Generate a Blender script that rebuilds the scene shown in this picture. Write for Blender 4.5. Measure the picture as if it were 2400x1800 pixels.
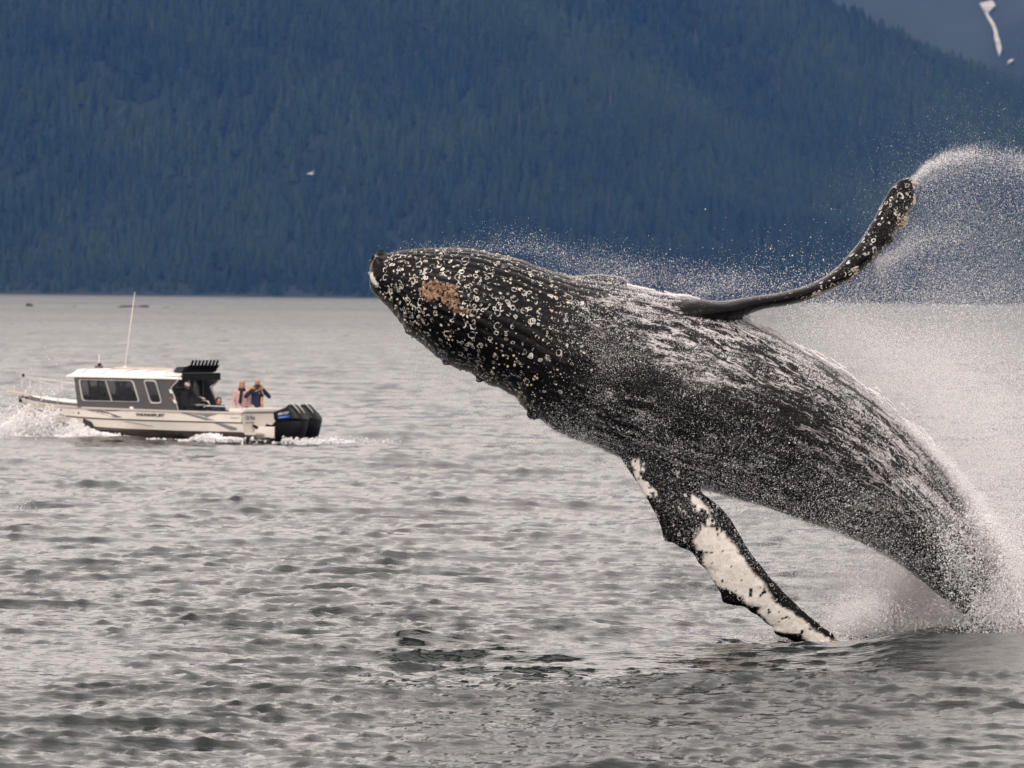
import bpy, bmesh, math, random
import numpy as np
from mathutils import Vector, Matrix, kdtree

for o in list(bpy.data.objects):
    bpy.data.objects.remove(o)
RNG = np.random.default_rng(7)
random.seed(7)
C = bpy.context.scene.collection
S = bpy.context.scene

# ------------------------------------------------------------------ camera
CAM_H = 4.8
ROLL = math.radians(0.62)
PITCH = math.radians(0.78)
FPX = 16000.0                       # focal length in pixels of a 2400 px wide frame
cam_d = bpy.data.cameras.new('camera')
cam = bpy.data.objects.new('camera', cam_d)
C.objects.link(cam)
cam_d.sensor_width = 36.0
cam_d.lens = FPX * 36.0 / 2400.0
cam_d.clip_start = 1.0
cam_d.clip_end = 60000.0
fwd = Vector((0, math.cos(PITCH), -math.sin(PITCH)))
right0 = Vector((1, 0, 0))
up0 = right0.cross(fwd)
CR = right0 * math.cos(ROLL) + up0 * math.sin(ROLL)
CU = -right0 * math.sin(ROLL) + up0 * math.cos(ROLL)
m = Matrix((CR, CU, -fwd)).transposed().to_4x4()
m.translation = Vector((0, 0, CAM_H))
cam.matrix_world = m
cam_d.dof.use_dof = True
cam_d.dof.focus_distance = 97.0
cam_d.dof.aperture_fstop = 5.3
S.camera = cam

def at(px, py, d):
    """world point seen at pixel (px,py) of the 2400x1800 photo at depth d metres"""
    return Vector((0, 0, CAM_H)) + (fwd + CR * ((px - 1200) / FPX) + CU * ((900 - py) / FPX)) * d

# ------------------------------------------------------------------ sky and sun
SUN_EL, SUN_AZ = 44.0, 208.0          # azimuth: degrees clockwise from +Y (the view direction)
W = bpy.data.worlds.new('World')
S.world = W
W.use_nodes = True
wt = W.node_tree
for n in list(wt.nodes):
    wt.nodes.remove(n)
wo = wt.nodes.new('ShaderNodeOutputWorld')
bg = wt.nodes.new('ShaderNodeBackground')
sky = wt.nodes.new('ShaderNodeTexSky')
sky.sky_type = 'NISHITA'
sky.sun_disc = False
sky.sun_elevation = math.radians(SUN_EL)
sky.sun_rotation = math.radians(SUN_AZ)
sky.dust_density = 3.0
hs = wt.nodes.new('ShaderNodeHueSaturation')
hs.inputs['Saturation'].default_value = 0.0
wt.links.new(sky.outputs[0], hs.inputs['Color'])
# overcast: the clear sky's colour is washed out and covered by a warm grey cloud sheet
tc = wt.nodes.new('ShaderNodeTexCoord')
mp = wt.nodes.new('ShaderNodeMapping')
mp.inputs['Scale'].default_value = (2.0, 2.0, 6.0)
wt.links.new(tc.outputs['Generated'], mp.inputs['Vector'])
nz = wt.nodes.new('ShaderNodeTexNoise')
nz.inputs['Scale'].default_value = 1.6
nz.inputs['Detail'].default_value = 5
wt.links.new(mp.outputs[0], nz.inputs['Vector'])
cr = wt.nodes.new('ShaderNodeValToRGB')
cr.color_ramp.elements[0].position = 0.3
cr.color_ramp.elements[0].color = (8.8, 8.0, 7.85, 1)
cr.color_ramp.elements[1].position = 0.7
cr.color_ramp.elements[1].color = (13.1, 11.95, 11.75, 1)
wt.links.new(nz.outputs[0], cr.inputs[0])
mx = wt.nodes.new('ShaderNodeMix')
mx.data_type = 'RGBA'
mx.inputs[0].default_value = 0.8
wt.links.new(hs.outputs[0], mx.inputs[6])
wt.links.new(cr.outputs[0], mx.inputs[7])
wt.links.new(mx.outputs[2], bg.inputs[0])
bg.inputs[1].default_value = 0.13
wt.links.new(bg.outputs[0], wo.inputs[0])

sun_d = bpy.data.lights.new('sun', 'SUN')
sun_d.energy = 1.5
sun_d.angle = math.radians(14)
sun_d.color = (1.0, 0.95, 0.88)
sun = bpy.data.objects.new('sun', sun_d)
C.objects.link(sun)
el, az = math.radians(SUN_EL), math.radians(SUN_AZ)
sdir = Vector((math.sin(az) * math.cos(el), math.cos(az) * math.cos(el), math.sin(el)))
sun.rotation_euler = sdir.to_track_quat('Z', 'Y').to_euler()

S.view_settings.view_transform = 'Standard'
S.view_settings.look = 'None'
S.view_settings.exposure = 0.0
S.view_settings.gamma = 1.0
S.view_settings.use_curve_mapping = False
S.render.engine = 'CYCLES'
S.cycles.use_denoising = True
S.cycles.max_bounces = 8
S.cycles.diffuse_bounces = 4
S.cycles.glossy_bounces = 3
S.cycles.transmission_bounces = 4
S.cycles.transparent_max_bounces = 8
S.cycles.volume_bounces = 0
S.cycles.caustics_reflective = False
S.cycles.caustics_refractive = False
S.cycles.pixel_filter_type = 'BLACKMAN_HARRIS'

# ------------------------------------------------------------------ helpers
def tag(o, label=None, cat=None, group=None, kind=None):
    if label: o['label'] = label
    if cat: o['category'] = cat
    if group: o['group'] = group
    if kind: o['kind'] = kind
    return o

def empty(name, loc=(0, 0, 0), rz=0.0, **k):
    o = bpy.data.objects.new(name, None)
    o.location = loc
    o.rotation_euler = (0, 0, rz)
    C.objects.link(o)
    return tag(o, **k)

def mesh_obj(name, verts, faces, mat=None, parent=None, smooth=False, **k):
    me = bpy.data.meshes.new(name)
    me.from_pydata([tuple(v) for v in verts], [], [tuple(f) for f in faces])
    me.update()
    return link_mesh(name, me, mat, parent, smooth, **k)

def link_mesh(name, me, mat=None, parent=None, smooth=False, **k):
    if mat is not None:
        for mm in (mat if isinstance(mat, (list, tuple)) else [mat]):
            me.materials.append(mm)
    if smooth:
        me.polygons.foreach_set('use_smooth', [True] * len(me.polygons))
    o = bpy.data.objects.new(name, me)
    C.objects.link(o)
    if parent is not None:
        o.parent = parent
    return tag(o, **k)

def np_mesh(name, V, F):
    """fast mesh from numpy arrays; F is (n,3) or (n,4)"""
    me = bpy.data.meshes.new(name)
    k = F.shape[1]
    me.vertices.add(len(V))
    me.vertices.foreach_set('co', np.ascontiguousarray(V, dtype=np.float32).ravel())
    me.loops.add(len(F) * k)
    me.loops.foreach_set('vertex_index', np.ascontiguousarray(F, dtype=np.int32).ravel())
    me.polygons.add(len(F))
    me.polygons.foreach_set('loop_start', np.arange(0, len(F) * k, k, dtype=np.int32))
    me.update(calc_edges=True)
    return me

def add_attr(me, name, arr):
    a = me.attributes.new(name, 'FLOAT', 'POINT')
    a.data.foreach_set('value', np.ascontiguousarray(arr, dtype=np.float32))

def hash3(ix, iy, iz, seed=0):
    h = (ix * 374761393 + iy * 668265263 + iz * 2147483647 + seed * 1274126177) & 0xFFFFFFFF
    h = ((h ^ (h >> 13)) * 1274126177) & 0xFFFFFFFF
    h = h ^ (h >> 16)
    return (h & 0xFFFF) / 65535.0

def vnoise(P, scale=1.0, seed=0, octaves=1):
    P = np.asarray(P, dtype=np.float64)
    out = np.zeros(len(P)); amp = 1.0; tot = 0.0
    for o in range(octaves):
        q = P * scale * (2 ** o) + 100.0
        i = np.floor(q).astype(np.int64); f = q - i; f = f * f * (3 - 2 * f)
        r = 0
        for a in (0, 1):
            for b in (0, 1):
                for c in (0, 1):
                    w = (f[:, 0] if a else 1 - f[:, 0]) * (f[:, 1] if b else 1 - f[:, 1]) * (f[:, 2] if c else 1 - f[:, 2])
                    r = r + w * hash3(i[:, 0] + a, i[:, 1] + b, i[:, 2] + c, seed + o)
        out += amp * r; tot += amp; amp *= 0.5
    return out / tot

class NT:
    """tiny node tree builder"""
    def __init__(s, name):
        s.m = bpy.data.materials.new(name)
        s.m.use_nodes = True
        s.t = s.m.node_tree
        s.b = s.t.nodes['Principled BSDF']
        s.out = s.t.nodes['Material Output']
    def n(s, typ, **kw):
        nd = s.t.nodes.new(typ)
        for k, v in kw.items():
            setattr(nd, k, v)
        return nd
    def l(s, a, b):
        s.t.links.new(a, b)
    def val(s, x, sock):
        if isinstance(x, (int, float)): sock.default_value = x
        elif isinstance(x, (tuple, list)): sock.default_value = x if len(x) == len(sock.default_value) else (*x, 1)
        else: s.l(x, sock)
    def math(s, op, a, b=None, c=None, clamp=False):
        nd = s.n('ShaderNodeMath', operation=op, use_clamp=clamp)
        s.val(a, nd.inputs[0])
        if b is not None: s.val(b, nd.inputs[1])
        if c is not None: s.val(c, nd.inputs[2])
        return nd.outputs[0]
    def mix(s, f, a, b):
        nd = s.n('ShaderNodeMix', data_type='RGBA')
        s.val(f, nd.inputs[0]); s.val(a, nd.inputs[6]); s.val(b, nd.inputs[7])
        return nd.outputs[2]
    def ramp(s, x, lo, hi, a=0.0, b=1.0, smooth=True):
        nd = s.n('ShaderNodeMapRange', interpolation_type='SMOOTHSTEP' if smooth else 'LINEAR')
        s.val(x, nd.inputs[0]); s.val(lo, nd.inputs[1]); s.val(hi, nd.inputs[2]); s.val(a, nd.inputs[3]); s.val(b, nd.inputs[4])
        return nd.outputs[0]
    def attr(s, name):
        return s.n('ShaderNodeAttribute', attribute_name=name).outputs['Fac']
    def coord(s, scale=(1, 1, 1), kind='Object', rot=(0, 0, 0), loc=(0, 0, 0)):
        t = s.n('ShaderNodeTexCoord'); mpn = s.n('ShaderNodeMapping')
        mpn.inputs['Scale'].default_value = scale; mpn.inputs['Rotation'].default_value = rot; mpn.inputs['Location'].default_value = loc
        s.l(t.outputs[kind], mpn.inputs['Vector'])
        return mpn.outputs[0]
    def noise(s, vec, scale, detail=3, rough=0.55, dist=0.0, **k):
        nd = s.n('ShaderNodeTexNoise', **k)
        s.l(vec, nd.inputs['Vector'])
        nd.inputs['Scale'].default_value = scale; nd.inputs['Detail'].default_value = detail
        nd.inputs['Roughness'].default_value = rough; nd.inputs['Distortion'].default_value = dist
        return nd.outputs[0]
    def bump(s, h, strength=0.5, dist=0.02, normal=None):
        nd = s.n('ShaderNodeBump')
        nd.inputs['Strength'].default_value = strength; nd.inputs['Distance'].default_value = dist
        s.l(h, nd.inputs['Height'])
        if normal is not None: s.l(normal, nd.inputs['Normal'])
        return nd.outputs[0]
    def set(s, **k):
        for a, v in k.items():
            s.val(v, s.b.inputs[a.replace('_', ' ')])
        return s

def simple_mat(name, col, rough=0.5, metal=0.0, noise=0.0, bump=0.0, nscale=8.0, spec=0.5):
    t = NT(name)
    t.set(Base_Color=(*col, 1), Roughness=rough, Metallic=metal)
    t.b.inputs['Specular IOR Level'].default_value = spec
    if noise or bump:
        co = t.coord()
        n1 = t.noise(co, nscale, 4)
        if noise:
            t.set(Base_Color=t.mix(t.ramp(n1, 0.3, 0.7), tuple(c * (1 - noise) for c in col) + (1,), tuple(min(1, c * (1 + noise)) for c in col) + (1,)))
        if bump:
            t.l(t.bump(n1, 0.5, bump), t.b.inputs['Normal'])
    return t.m
# ------------------------------------------------------------------ water
EARTH = 6371000.0 * 1.12              # the sea curves away: what lies kilometres off sits a little lower
def wave_components():
    r = np.random.default_rng(11)
    comps = []
    N = 230
    for i in range(N):
        lam = 0.17 * (6.0 / 0.17) ** (r.random() ** 1.3)
        spread = 0.42 if lam < 0.7 else 0.26
        th = math.radians((-58, -97)[i % 2] if lam < 3 else -72) + r.normal(0, spread)      # travel direction, mostly towards the camera
        slope = 0.0205 * (1.5 if lam < 0.7 else 0.72) * (0.6 if lam > 3 else 1)
        comps.append((2 * math.pi / lam, math.cos(th), math.sin(th), slope * lam / (2 * math.pi), r.random() * 6.283))
    for lam, th, sl in ((17.0, -75, 0.022), (11.0, -50, 0.028)):
        t = math.radians(th)
        comps.append((2 * math.pi / lam, math.cos(t), math.sin(t), sl * lam / 6.283, r.random() * 6.28))
    return comps
COMPS = wave_components()

def smooth01(x):
    x = np.clip(x, 0, 1); return x * x * (3 - 2 * x)

def swell(X, Y):
    """the heaped water that the whale pushes up in front of it"""
    Z = np.zeros_like(X)
    # long low ridge that hides the flipper tip and the foot of the splash
    yc = 92.6 + 0.12 * (X - 4.2)
    amp = 0.04 * smooth01((X + 1.5) / 3.0) + 0.05 * smooth01((X - 2.2) / 2.5) + 0.15 * smooth01((X - 4.4) / 1.0)
    yy = (Y - yc)
    prof = np.where(yy < 0, np.exp(-(yy / 3.4) ** 2), np.exp(-(yy / 1.3) ** 2))
    Z += amp * prof
    # peaks to its left
    for cx, cy, a, sx, sy in ((-2.36, 100.3, .19, .7, .45), (-3.0, 99.0, .10, .9, .5), (-1.35, 98.6, .10, .6, .3), (-.4, 96.9, .11, .7, .25), (0.8, 96.2, .13, .8, .25), (1.5, 95.5, .08, .6, .3), (-3.9, 93.6, .10, 1.0, .5), (-1.3, 93.4, .10, 1.3, .5)):
        Z += a * np.exp(-((X - cx) / sx) ** 2 - ((Y - cy) / sy) ** 2)
    Z -= 0.21 * np.exp(-((X - 4.4) / 2.0) ** 2 - ((Y - 97.4) / 2.3) ** 2)
    Z -= 0.12 * np.exp(-((X - 2.6) / 5.0) ** 2 - ((Y - 88.6) / 2.6) ** 2)
    return Z

def wave_field(X, Y, spacing, calm=None):
    DX = np.zeros_like(X); DY = np.zeros_like(X); DZ = np.zeros_like(X)
    gust = 0.45 + 1.1 * vnoise(np.stack([X.ravel() / 3.2, Y.ravel() / 11.0, 0 * X.ravel()], 1), 1, 5, 2).reshape(X.shape)
    if calm is not None:
        gust = gust * calm
    for k, cx, cy, a, ph in COMPS:
        lam = 2 * math.pi / k
        w = smooth01((lam / spacing - 2.2) / 2.5)
        if w.max() <= 0: continue
        p = k * (X * cx + Y * cy) + ph
        c0 = np.cos(p)
        s = np.sin(p) * (a * w * gust)
        c = (np.exp(2.0 * (c0 - 1)) * 1.9 - 0.60) * (a * w * gust)      # peaked crests, flat troughs
        DZ += c; DX -= cx * s * 0.95; DY -= cy * s * 0.95
    return DX, DY, DZ

def build_water():
    inner = np.linspace(-0.118, 0.118, 450)
    outer = 0.118 + np.cumsum(0.0006 * 1.55 ** np.arange(14))
    U = np.concatenate([-outer[::-1], inner, outer])
    rows = [-80, -60, -40, -20, 0, 15, 30, 40, 48, 54, 58]
    d = 62.0
    while d < 6300:
        rows.append(d)
        d += 0.115 * max(1, d / 78.0) ** 1.32 if d < 130 else 0.115 * (130 / 78.0) ** 1.32 * (d / 130) ** 1.45
    D = np.array(rows)
    Wd = np.maximum(D, 45)
    X = U[None, :] * Wd[:, None]
    Y = np.repeat(D[:, None], len(U), 1)
    du = np.maximum(np.gradient(U), .00047)[None, :] * Wd[:, None]
    dd = np.abs(np.gradient(D))[:, None] * np.ones_like(X)
    sp = np.maximum(du * 1.2, dd * 0.24)
    calm = 1 - 0.66 * smooth01((X + 1) / 3) * np.exp(-((Y - 90.5) / 3.6) ** 2)
    DX, DY, DZ = wave_field(X, Y, sp, calm)
    Z = DZ + swell(X, Y)
    V = np.stack([X + DX, Y + DY - 0.7 * np.clip(DZ, -.1, .3), Z - Y * Y / (2 * EARTH)], -1).reshape(-1, 3)     # crests lean with the wind
    nr, nc = X.shape
    i = np.arange(nr * nc).reshape(nr, nc)
    F = np.stack([i[:-1, :-1], i[:-1, 1:], i[1:, 1:], i[1:, :-1]], -1).reshape(-1, 4)
    print('water quads', len(F))
    me = np_mesh('water', V, F)
    far = smooth01((np.log(np.maximum(Y, 1)) - math.log(160)) / (math.log(2200) - math.log(160)))
    add_attr(me, 'distant', far.ravel())
    t = NT('sea_water')
    co = t.coord((1, 0.75, 1))
    n1 = t.noise(t.coord((0.55, 1, 1), rot=(0, 0, 0.2)), 6.5, 2, 0.55)
    n2 = t.noise(t.coord((0.6, 1, 1), rot=(0, 0, -0.25)), 19.0, 2, 0.5)
    far = t.attr('distant')
    h = t.math('ADD', n1, t.math('MULTIPLY', n2, 0.25))
    b = t.bump(h, 1.0, 0.020)
    # groups of wavelets too far off to mesh: they tilt the surface towards or away from the viewer's shore
    n3 = t.math('MULTIPLY', t.math('SUBTRACT', t.noise(t.coord((0.9, 0.22, 1)), 1.0, 3, 0.6), .5), t.ramp(far, 0.0, 0.35, 0.0, 0.75))
    n4 = t.math('MULTIPLY', t.math('SUBTRACT', t.noise(t.coord((0.42, 0.035, 1)), 1.0, 3, 0.6), .5), t.ramp(far, 0.3, 0.8, 0.0, 0.75))
    cx = t.n('ShaderNodeCombineXYZ'); t.l(t.math('ADD', n3, n4), cx.inputs[1])
    va = t.n('ShaderNodeVectorMath', operation='ADD'); t.l(b, va.inputs[0]); t.l(cx.outputs[0], va.inputs[1])
    vn = t.n('ShaderNodeVectorMath', operation='NORMALIZE'); t.l(va.outputs[0], vn.inputs[0])
    b = vn.outputs[0]
    big = t.noise(t.coord((0.012, 0.004, 1)), 1.0, 3)
    t.set(Base_Color=t.mix(t.ramp(n1, 0.4, 0.7), (0.012, 0.017, 0.016, 1), (0.018, 0.024, 0.022, 1)),
          Roughness=t.math('ADD', t.math('MULTIPLY', far, 0.26), t.ramp(big, 0.3, 0.7, 0.06, 0.11)))
    t.b.inputs['IOR'].default_value = 1.34
    t.l(b, t.b.inputs['Normal'])
    return link_mesh('water', me, t.m, smooth=True, kind='structure', label='grey choppy sea under an overcast sky')
water = build_water()

def water_z(x, y):
    X = np.array([[x]]); Y = np.array([[y]])
    return float((wave_field(X, Y, np.full_like(X, 0.2))[2] + swell(X, Y))[0, 0])

# ------------------------------------------------------------------ hills
SHORE = 5950.0
def crest_z(X):
    return np.interp(X, [-2500, -700, -200, 120, 330, 500, 800, 1400, 2500], [620, 590, 500, 400, 282, 213, 160, 120, 80])
def hill_z(X, Y):
    v = np.clip((Y - SHORE) / 950.0, -0.2, 1.6)
    prof = np.where(v < 0, v * 40, np.where(v < 1, v ** 1.12, 1 - 0.5 * (v - 1)))
    z = np.where(v < 0, v * 60, crest_z(X) * prof)
    P = np.stack([X.ravel() / 420.0 + Y.ravel() / 900.0, Y.ravel() / 600.0, np.zeros(X.size)], 1)
    n = vnoise(P, 1, 21, 3).reshape(X.shape) - 0.5
    P2 = np.stack([X.ravel() / 120.0, Y.ravel() / 170.0, np.zeros(X.size)], 1)
    n2 = vnoise(P2, 1, 31, 2).reshape(X.shape) - 0.5
    return z - SHORE * SHORE / (2 * EARTH) + (n * 120 + n2 * 30) * np.clip(v * 4, 0, 1) * np.clip(crest_z(X) / 400.0, .3, 1)
def grid_mesh(name, xs, ys, fn):
    X, Y = np.meshgrid(xs, ys)
    Z = fn(X, Y)
    V = np.stack([X, Y, Z], -1).reshape(-1, 3)
    i = np.arange(X.size).reshape(X.shape)
    F = np.stack([i[:-1, :-1], i[:-1, 1:], i[1:, 1:], i[1:, :-1]], -1).reshape(-1, 4)
    return np_mesh(name, V, F)

tm = NT('forest_floor')
co = tm.coord((0.02, 0.02, 0.02))
tm.set(Base_Color=tm.mix(tm.noise(co, 1.2, 5), (0.003, 0.008, 0.005, 1), (0.010, 0.017, 0.008, 1)), Roughness=0.95)
link_mesh('near_hill', grid_mesh('near_hill', np.linspace(-2500, 2500, 240), np.linspace(SHORE - 60, SHORE + 1500, 110), hill_z),
          tm.m, smooth=True, kind='structure', label='steep forested hillside rising from the far shore')

FAR0 = 7700.0
def far_z(X, Y):
    v = np.clip((Y - FAR0) / 2200.0, -.1, 1.3)
    n = vnoise(np.stack([X.ravel() / 330.0, Y.ravel() / 800.0, np.zeros(X.size)], 1), 1, 41, 4).reshape(X.shape) - .5
    return 900 * np.where(v < 1, v, 2 - v) * (0.9 + 0.1 * np.sin(X / 900.0)) + n * 150 * np.clip(v * 4, 0, 1)
tf = NT('alpine_slope')
co = tf.coord((0.008, 0.0025, 0.012), rot=(0, 0.5, 0))
tf.set(Base_Color=tf.mix(tf.ramp(tf.noise(co, 1.2, 6), 0.35, 0.65), (0.001, 0.0025, 0.0015, 1), (0.009, 0.017, 0.007, 1)), Roughness=0.95)
link_mesh('far_mountain', grid_mesh('far_mountain', np.linspace(-3500, 4000, 220), np.linspace(FAR0 - 100, FAR0 + 2800, 120), far_z),
          tf.m, smooth=True, kind='structure', label='green alpine mountainside beyond the near ridge')

def cast_on(px, py, fn, y0, y1):
    """where the line of sight first meets a height field"""
    D = np.linspace(y0, y1, 900)
    p0 = at(px, py, 1.0) - Vector((0, 0, CAM_H))
    X = p0.x * D; Y = p0.y * D; Z = CAM_H + p0.z * D
    g = Z - fn(X[None, :], Y[None, :])[0]
    k = int(np.argmax(g < 0)) if (g < 0).any() else len(D) - 1
    return (X[k], Y[k], Z[k])
snow_m = simple_mat('old_snow', (0.36, 0.34, 0.33), 0.9, noise=0.3, nscale=0.05)
def snow_patch(outline, label, name='snow_patch'):
    # outline in photo pixels; laid on the slope as a thin slab of old snow
    out = [cast_on(px, py, far_z, 7600, 10800) for px, py in outline]
    n = len(out)
    top = [(x, y - 9.0, z + 1.5) for x, y, z in out]
    bot = [(x, y + 14.0, z - 6) for x, y, z in out]
    faces = [tuple(range(n))] + [(i, i + n, (i + 1) % n + n, (i + 1) % n) for i in range(n)]
    me = bpy.data.meshes.new(name)
    me.from_pydata(top + bot, [], faces)
    bm = bmesh.new(); bm.from_mesh(me); bmesh.ops.triangulate(bm, faces=bm.faces[:]); bm.to_mesh(me); bm.free()
    return link_mesh(name, me, snow_m, label=label, cat='snow')
sc = 1 / 3.16
def Q(*pts): return [(1700 + x * sc, y * sc) for x, y in pts]
snow_patch(Q((1880, 34), (1930, 22), (1970, 12), (1985, 30), (1998, 52), (1975, 68), (1962, 85), (1945, 92), (1932, 88), (1920, 96), (1905, 70)),
           'broad patch of old snow high on the mountainside, above the narrow gully')
snow_patch(Q((1920, 102), (1938, 96), (1962, 78), (1940, 108), (1952, 130), (1978, 165), (1998, 205), (2010, 240), (2018, 280), (2030, 310), (2042, 365), (2038, 388), (2032, 400), (2029, 418), (2020, 402), (2014, 380), (2003, 355), (2001, 320), (1987, 290), (1989, 250), (1978, 215), (1962, 178), (1937, 138)),
           'long narrow tongue of snow running down a mountain gully')
snow_patch(Q((2086, 466), (2105, 452), (2134, 446), (2120, 460), (2095, 474)),
           'tiny snow scrap low at the ridge, right of the long tongue')

# ------------------------------------------------------------------ forest: one mass of conifers on the near hill
def build_forest():
    r = np.random.default_rng(3)
    n = 38000
    X = r.uniform(-900, 900, n); Y = SHORE + 4 + 1010 * r.random(n) ** 1.0
    # thin out beyond the frame's sides
    keep = (np.abs(X) < 560) | (r.random(n) < 0.25)
    X, Y = X[keep], Y[keep]
    P = np.stack([X / 60, Y / 60, 0 * X], 1)
    keep = (vnoise(P, 1, 77, 2) + r.random(len(X)) * 0.5 > 0.34) | (Y < SHORE + 70)
    X, Y = X[keep], Y[keep]
    n = len(X)
    Z = hill_z(X[None, :], Y[None, :])[0]
    H = r.uniform(14, 23, n) * (0.8 + 0.45 * vnoise(np.stack([X / 90, Y / 120, 0 * X], 1), 1, 99, 2))
    near = Y < SHORE + 26
    H[near] *= 0.62
    R = H * r.uniform(0.19, 0.30, n)
    dead = r.random(n) < 0.006
    R[dead] *= 0.3
    tiers = [(0.08, 0.45, 1.0), (0.26, 0.66, 0.8), (0.46, 0.84, 0.58), (0.66, 1.0, 0.36)]
    ns = 6
    Vs, Fs, cols = [], [], []
    base = 0
    tint = r.uniform(0, 1, n) * 0.45 + 0.3 * vnoise(np.stack([X / 45, Y / 60, 0 * X], 1), 1, 55, 2) + 0.85 * (vnoise(np.stack([X / 170 + Y / 300, Y / 130, 0 * X], 1), 1, 56, 2) - .35)  # stand tones plus broad diagonal bands painting slope-fold shade into the colour
    lean = r.normal(0, 0.015, (n, 2))
    for lo, hi, rr in tiers:
        a0 = r.random(n) * 6.28
        ring = []
        for k in range(ns):
            a = a0 + k * 2 * math.pi / ns + r.normal(0, .12, n)
            q = R * rr * r.uniform(0.7, 1.2, n)
            zz = H * (lo + r.uniform(-.03, .03, n))
            ring.append(np.stack([X + np.cos(a) * q + lean[:, 0] * zz, Y + np.sin(a) * q, Z + zz - 1], 1))
        apex = np.stack([X + lean[:, 0] * H * hi, Y, Z + H * hi - 1], 1)
        V = np.stack(ring + [apex], 1).reshape(-1, 3)
        b = base + np.arange(n) * (ns + 1)
        for k in range(ns):
            Fs.append(np.stack([b + k, b + (k + 1) % ns, b + ns], 1))
        Vs.append(V); base += len(V)
        cols.append(np.repeat(np.where(dead, 2.0, tint), ns + 1))
    V = np.concatenate(Vs); F = np.concatenate(Fs)
    print('forest trees', n, 'tris', len(F))
    me = np_mesh('conifer_forest', V, F)
    add_attr(me, 'tint', np.concatenate(cols))
    t = NT('conifer_foliage')
    a = t.attr('tint')
    n1 = t.noise(t.coord((1, 1, .6)), 0.9, 3)
    f = t.math('ADD', t.math('MULTIPLY', a, 0.8), t.math('MULTIPLY', t.math('SUBTRACT', n1, 0.5), 0.9), clamp=True)
    c = t.mix(f, (0.004, 0.012, 0.008, 1), (0.036, 0.054, 0.022, 1))
    c = t.mix(t.math('GREATER_THAN', a, 1.5), c, (0.075, 0.062, 0.046, 1))
    t.set(Base_Color=c, Roughness=0.9)
    t.b.inputs['Specular IOR Level'].default_value = 0.1
    link_mesh('conifer_forest', me, t.m, kind='stuff', label='dense conifer forest covering the whole near hillside', cat='forest')
build_forest()

# ------------------------------------------------------------------ rocks far out on the water
rock_m = NT('weedy_rock')
co = rock_m.coord()
rock_m.set(Base_Color=rock_m.mix(rock_m.noise(co, 0.6, 5), (0.016, 0.011, 0.007, 1), (0.06, 0.042, 0.026, 1)), Roughness=0.85)
rock_m = rock_m.m
def rock(px, py, wpx, hpx, d, seed, label, depth=0.6):
    c = at(px, py, d); s = d / FPX
    bm = bmesh.new()
    bmesh.ops.create_icosphere(bm, subdivisions=3, radius=1.0)
    P = np.array([v.co[:] for v in bm.verts])
    nn = vnoise(P + seed * 7.3, 1.6, seed, 3) - 0.5
    for v, q in zip(bm.verts, nn):
        v.co *= 1 + 0.7 * q
        v.co.x *= wpx * s / 2; v.co.y *= wpx * s * depth / 2; v.co.z *= hpx * s * 1.15
    me = bpy.data.meshes.new('shoal_rock'); bm.to_mesh(me); bm.free()
    o = link_mesh('shoal_rock', me, rock_m, smooth=True, label=label, cat='rock')
    o.location = (c.x, c.y, -0.2 - c.y * c.y / (2 * EARTH))
RD = 1650.0
rock(68, 719, 21, 9, RD, 1, 'round brown rock standing alone in the far water at the left edge')
rock(300, 719, 62, 5.5, RD, 2, 'low brown rock forming the left hump of the far reef', .35)
rock(336, 719, 34, 6.5, RD + 12, 3, 'brown rock forming the highest right hump of the far reef', .4)
rock(386, 721, 32, 3.0, RD, 4, 'flat dark rock at the right end of the far reef', .4)
rock(174, 721, 12, 2.8, RD, 5, 'small dark rock at the left end of the far reef', .5)
rock(225, 721, 90, 1.6, RD + 5, 6, 'thin line of rock barely above water left of the reef humps', .1)
rock(362, 721, 40, 1.8, RD + 8, 7, 'thin rock strip joining the reef humps to the flat right rock', .1)
rock(22, 721, 28, 1.5, RD, 8, 'thin dark rock strip at the far left edge of the water', .2)

# ------------------------------------------------------------------ haze
def build_haze():
    x0, x1, y0, y1, z0, z1 = -4200, 4700, -200, 12700, -140, 1010
    V = [(x, y, z) for x in (x0, x1) for y in (y0, y1) for z in (z0, z1)]
    F = [(0, 1, 3, 2), (4, 6, 7, 5), (0, 4, 5, 1), (2, 3, 7, 6), (0, 2, 6, 4), (1, 5, 7, 3)]
    m = bpy.data.materials.new('haze')
    m.use_nodes = True
    t = m.node_tree
    t.nodes.remove(t.nodes['Principled BSDF'])
    v = t.nodes.new('ShaderNodeVolumePrincipled')
    v.inputs['Color'].default_value = HAZE_COL
    v.inputs['Density'].default_value = HAZE_DEN
    v.inputs['Anisotropy'].default_value = 0.0
    if 'Absorption Color' in v.inputs: v.inputs['Absorption Color'].default_value = (1, 1, 1, 1)
    t.links.new(v.outputs[0], t.nodes['Material Output'].inputs['Volume'])
    mesh_obj('haze', V, F, m, kind='stuff', label='pale blue haze in the air between the water and the hills')
HAZE_COL = (0.11, 0.33, 1.0, 1)
HAZE_DEN = 2.75e-5
build_haze()
# ------------------------------------------------------------------ whale
WD = 97.0                             # distance of the whale
K = 2400 / 2212.0                     # the outline below was measured on a 2212 px wide view
WM = WD / FPX * K                     # metres per measured pixel
WO = at(0, 0, WD)                     # measured (0,0)
WX, WZ, WY = CR * WM, -CU * WM, fwd   # axes: along the picture, down the picture, away from the camera
def wp(x, y, dep=0.0):
    return WO + WX * x + WZ * y + WY * dep
WOn, WXn, WZn, WYn = (np.array(v) for v in (WO, WX, WZ, WY))
def wpn(x, y, dep):
    return WOn + np.outer(x, WXn) + np.outer(y, WZn) + np.outer(dep, WYn)

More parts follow.
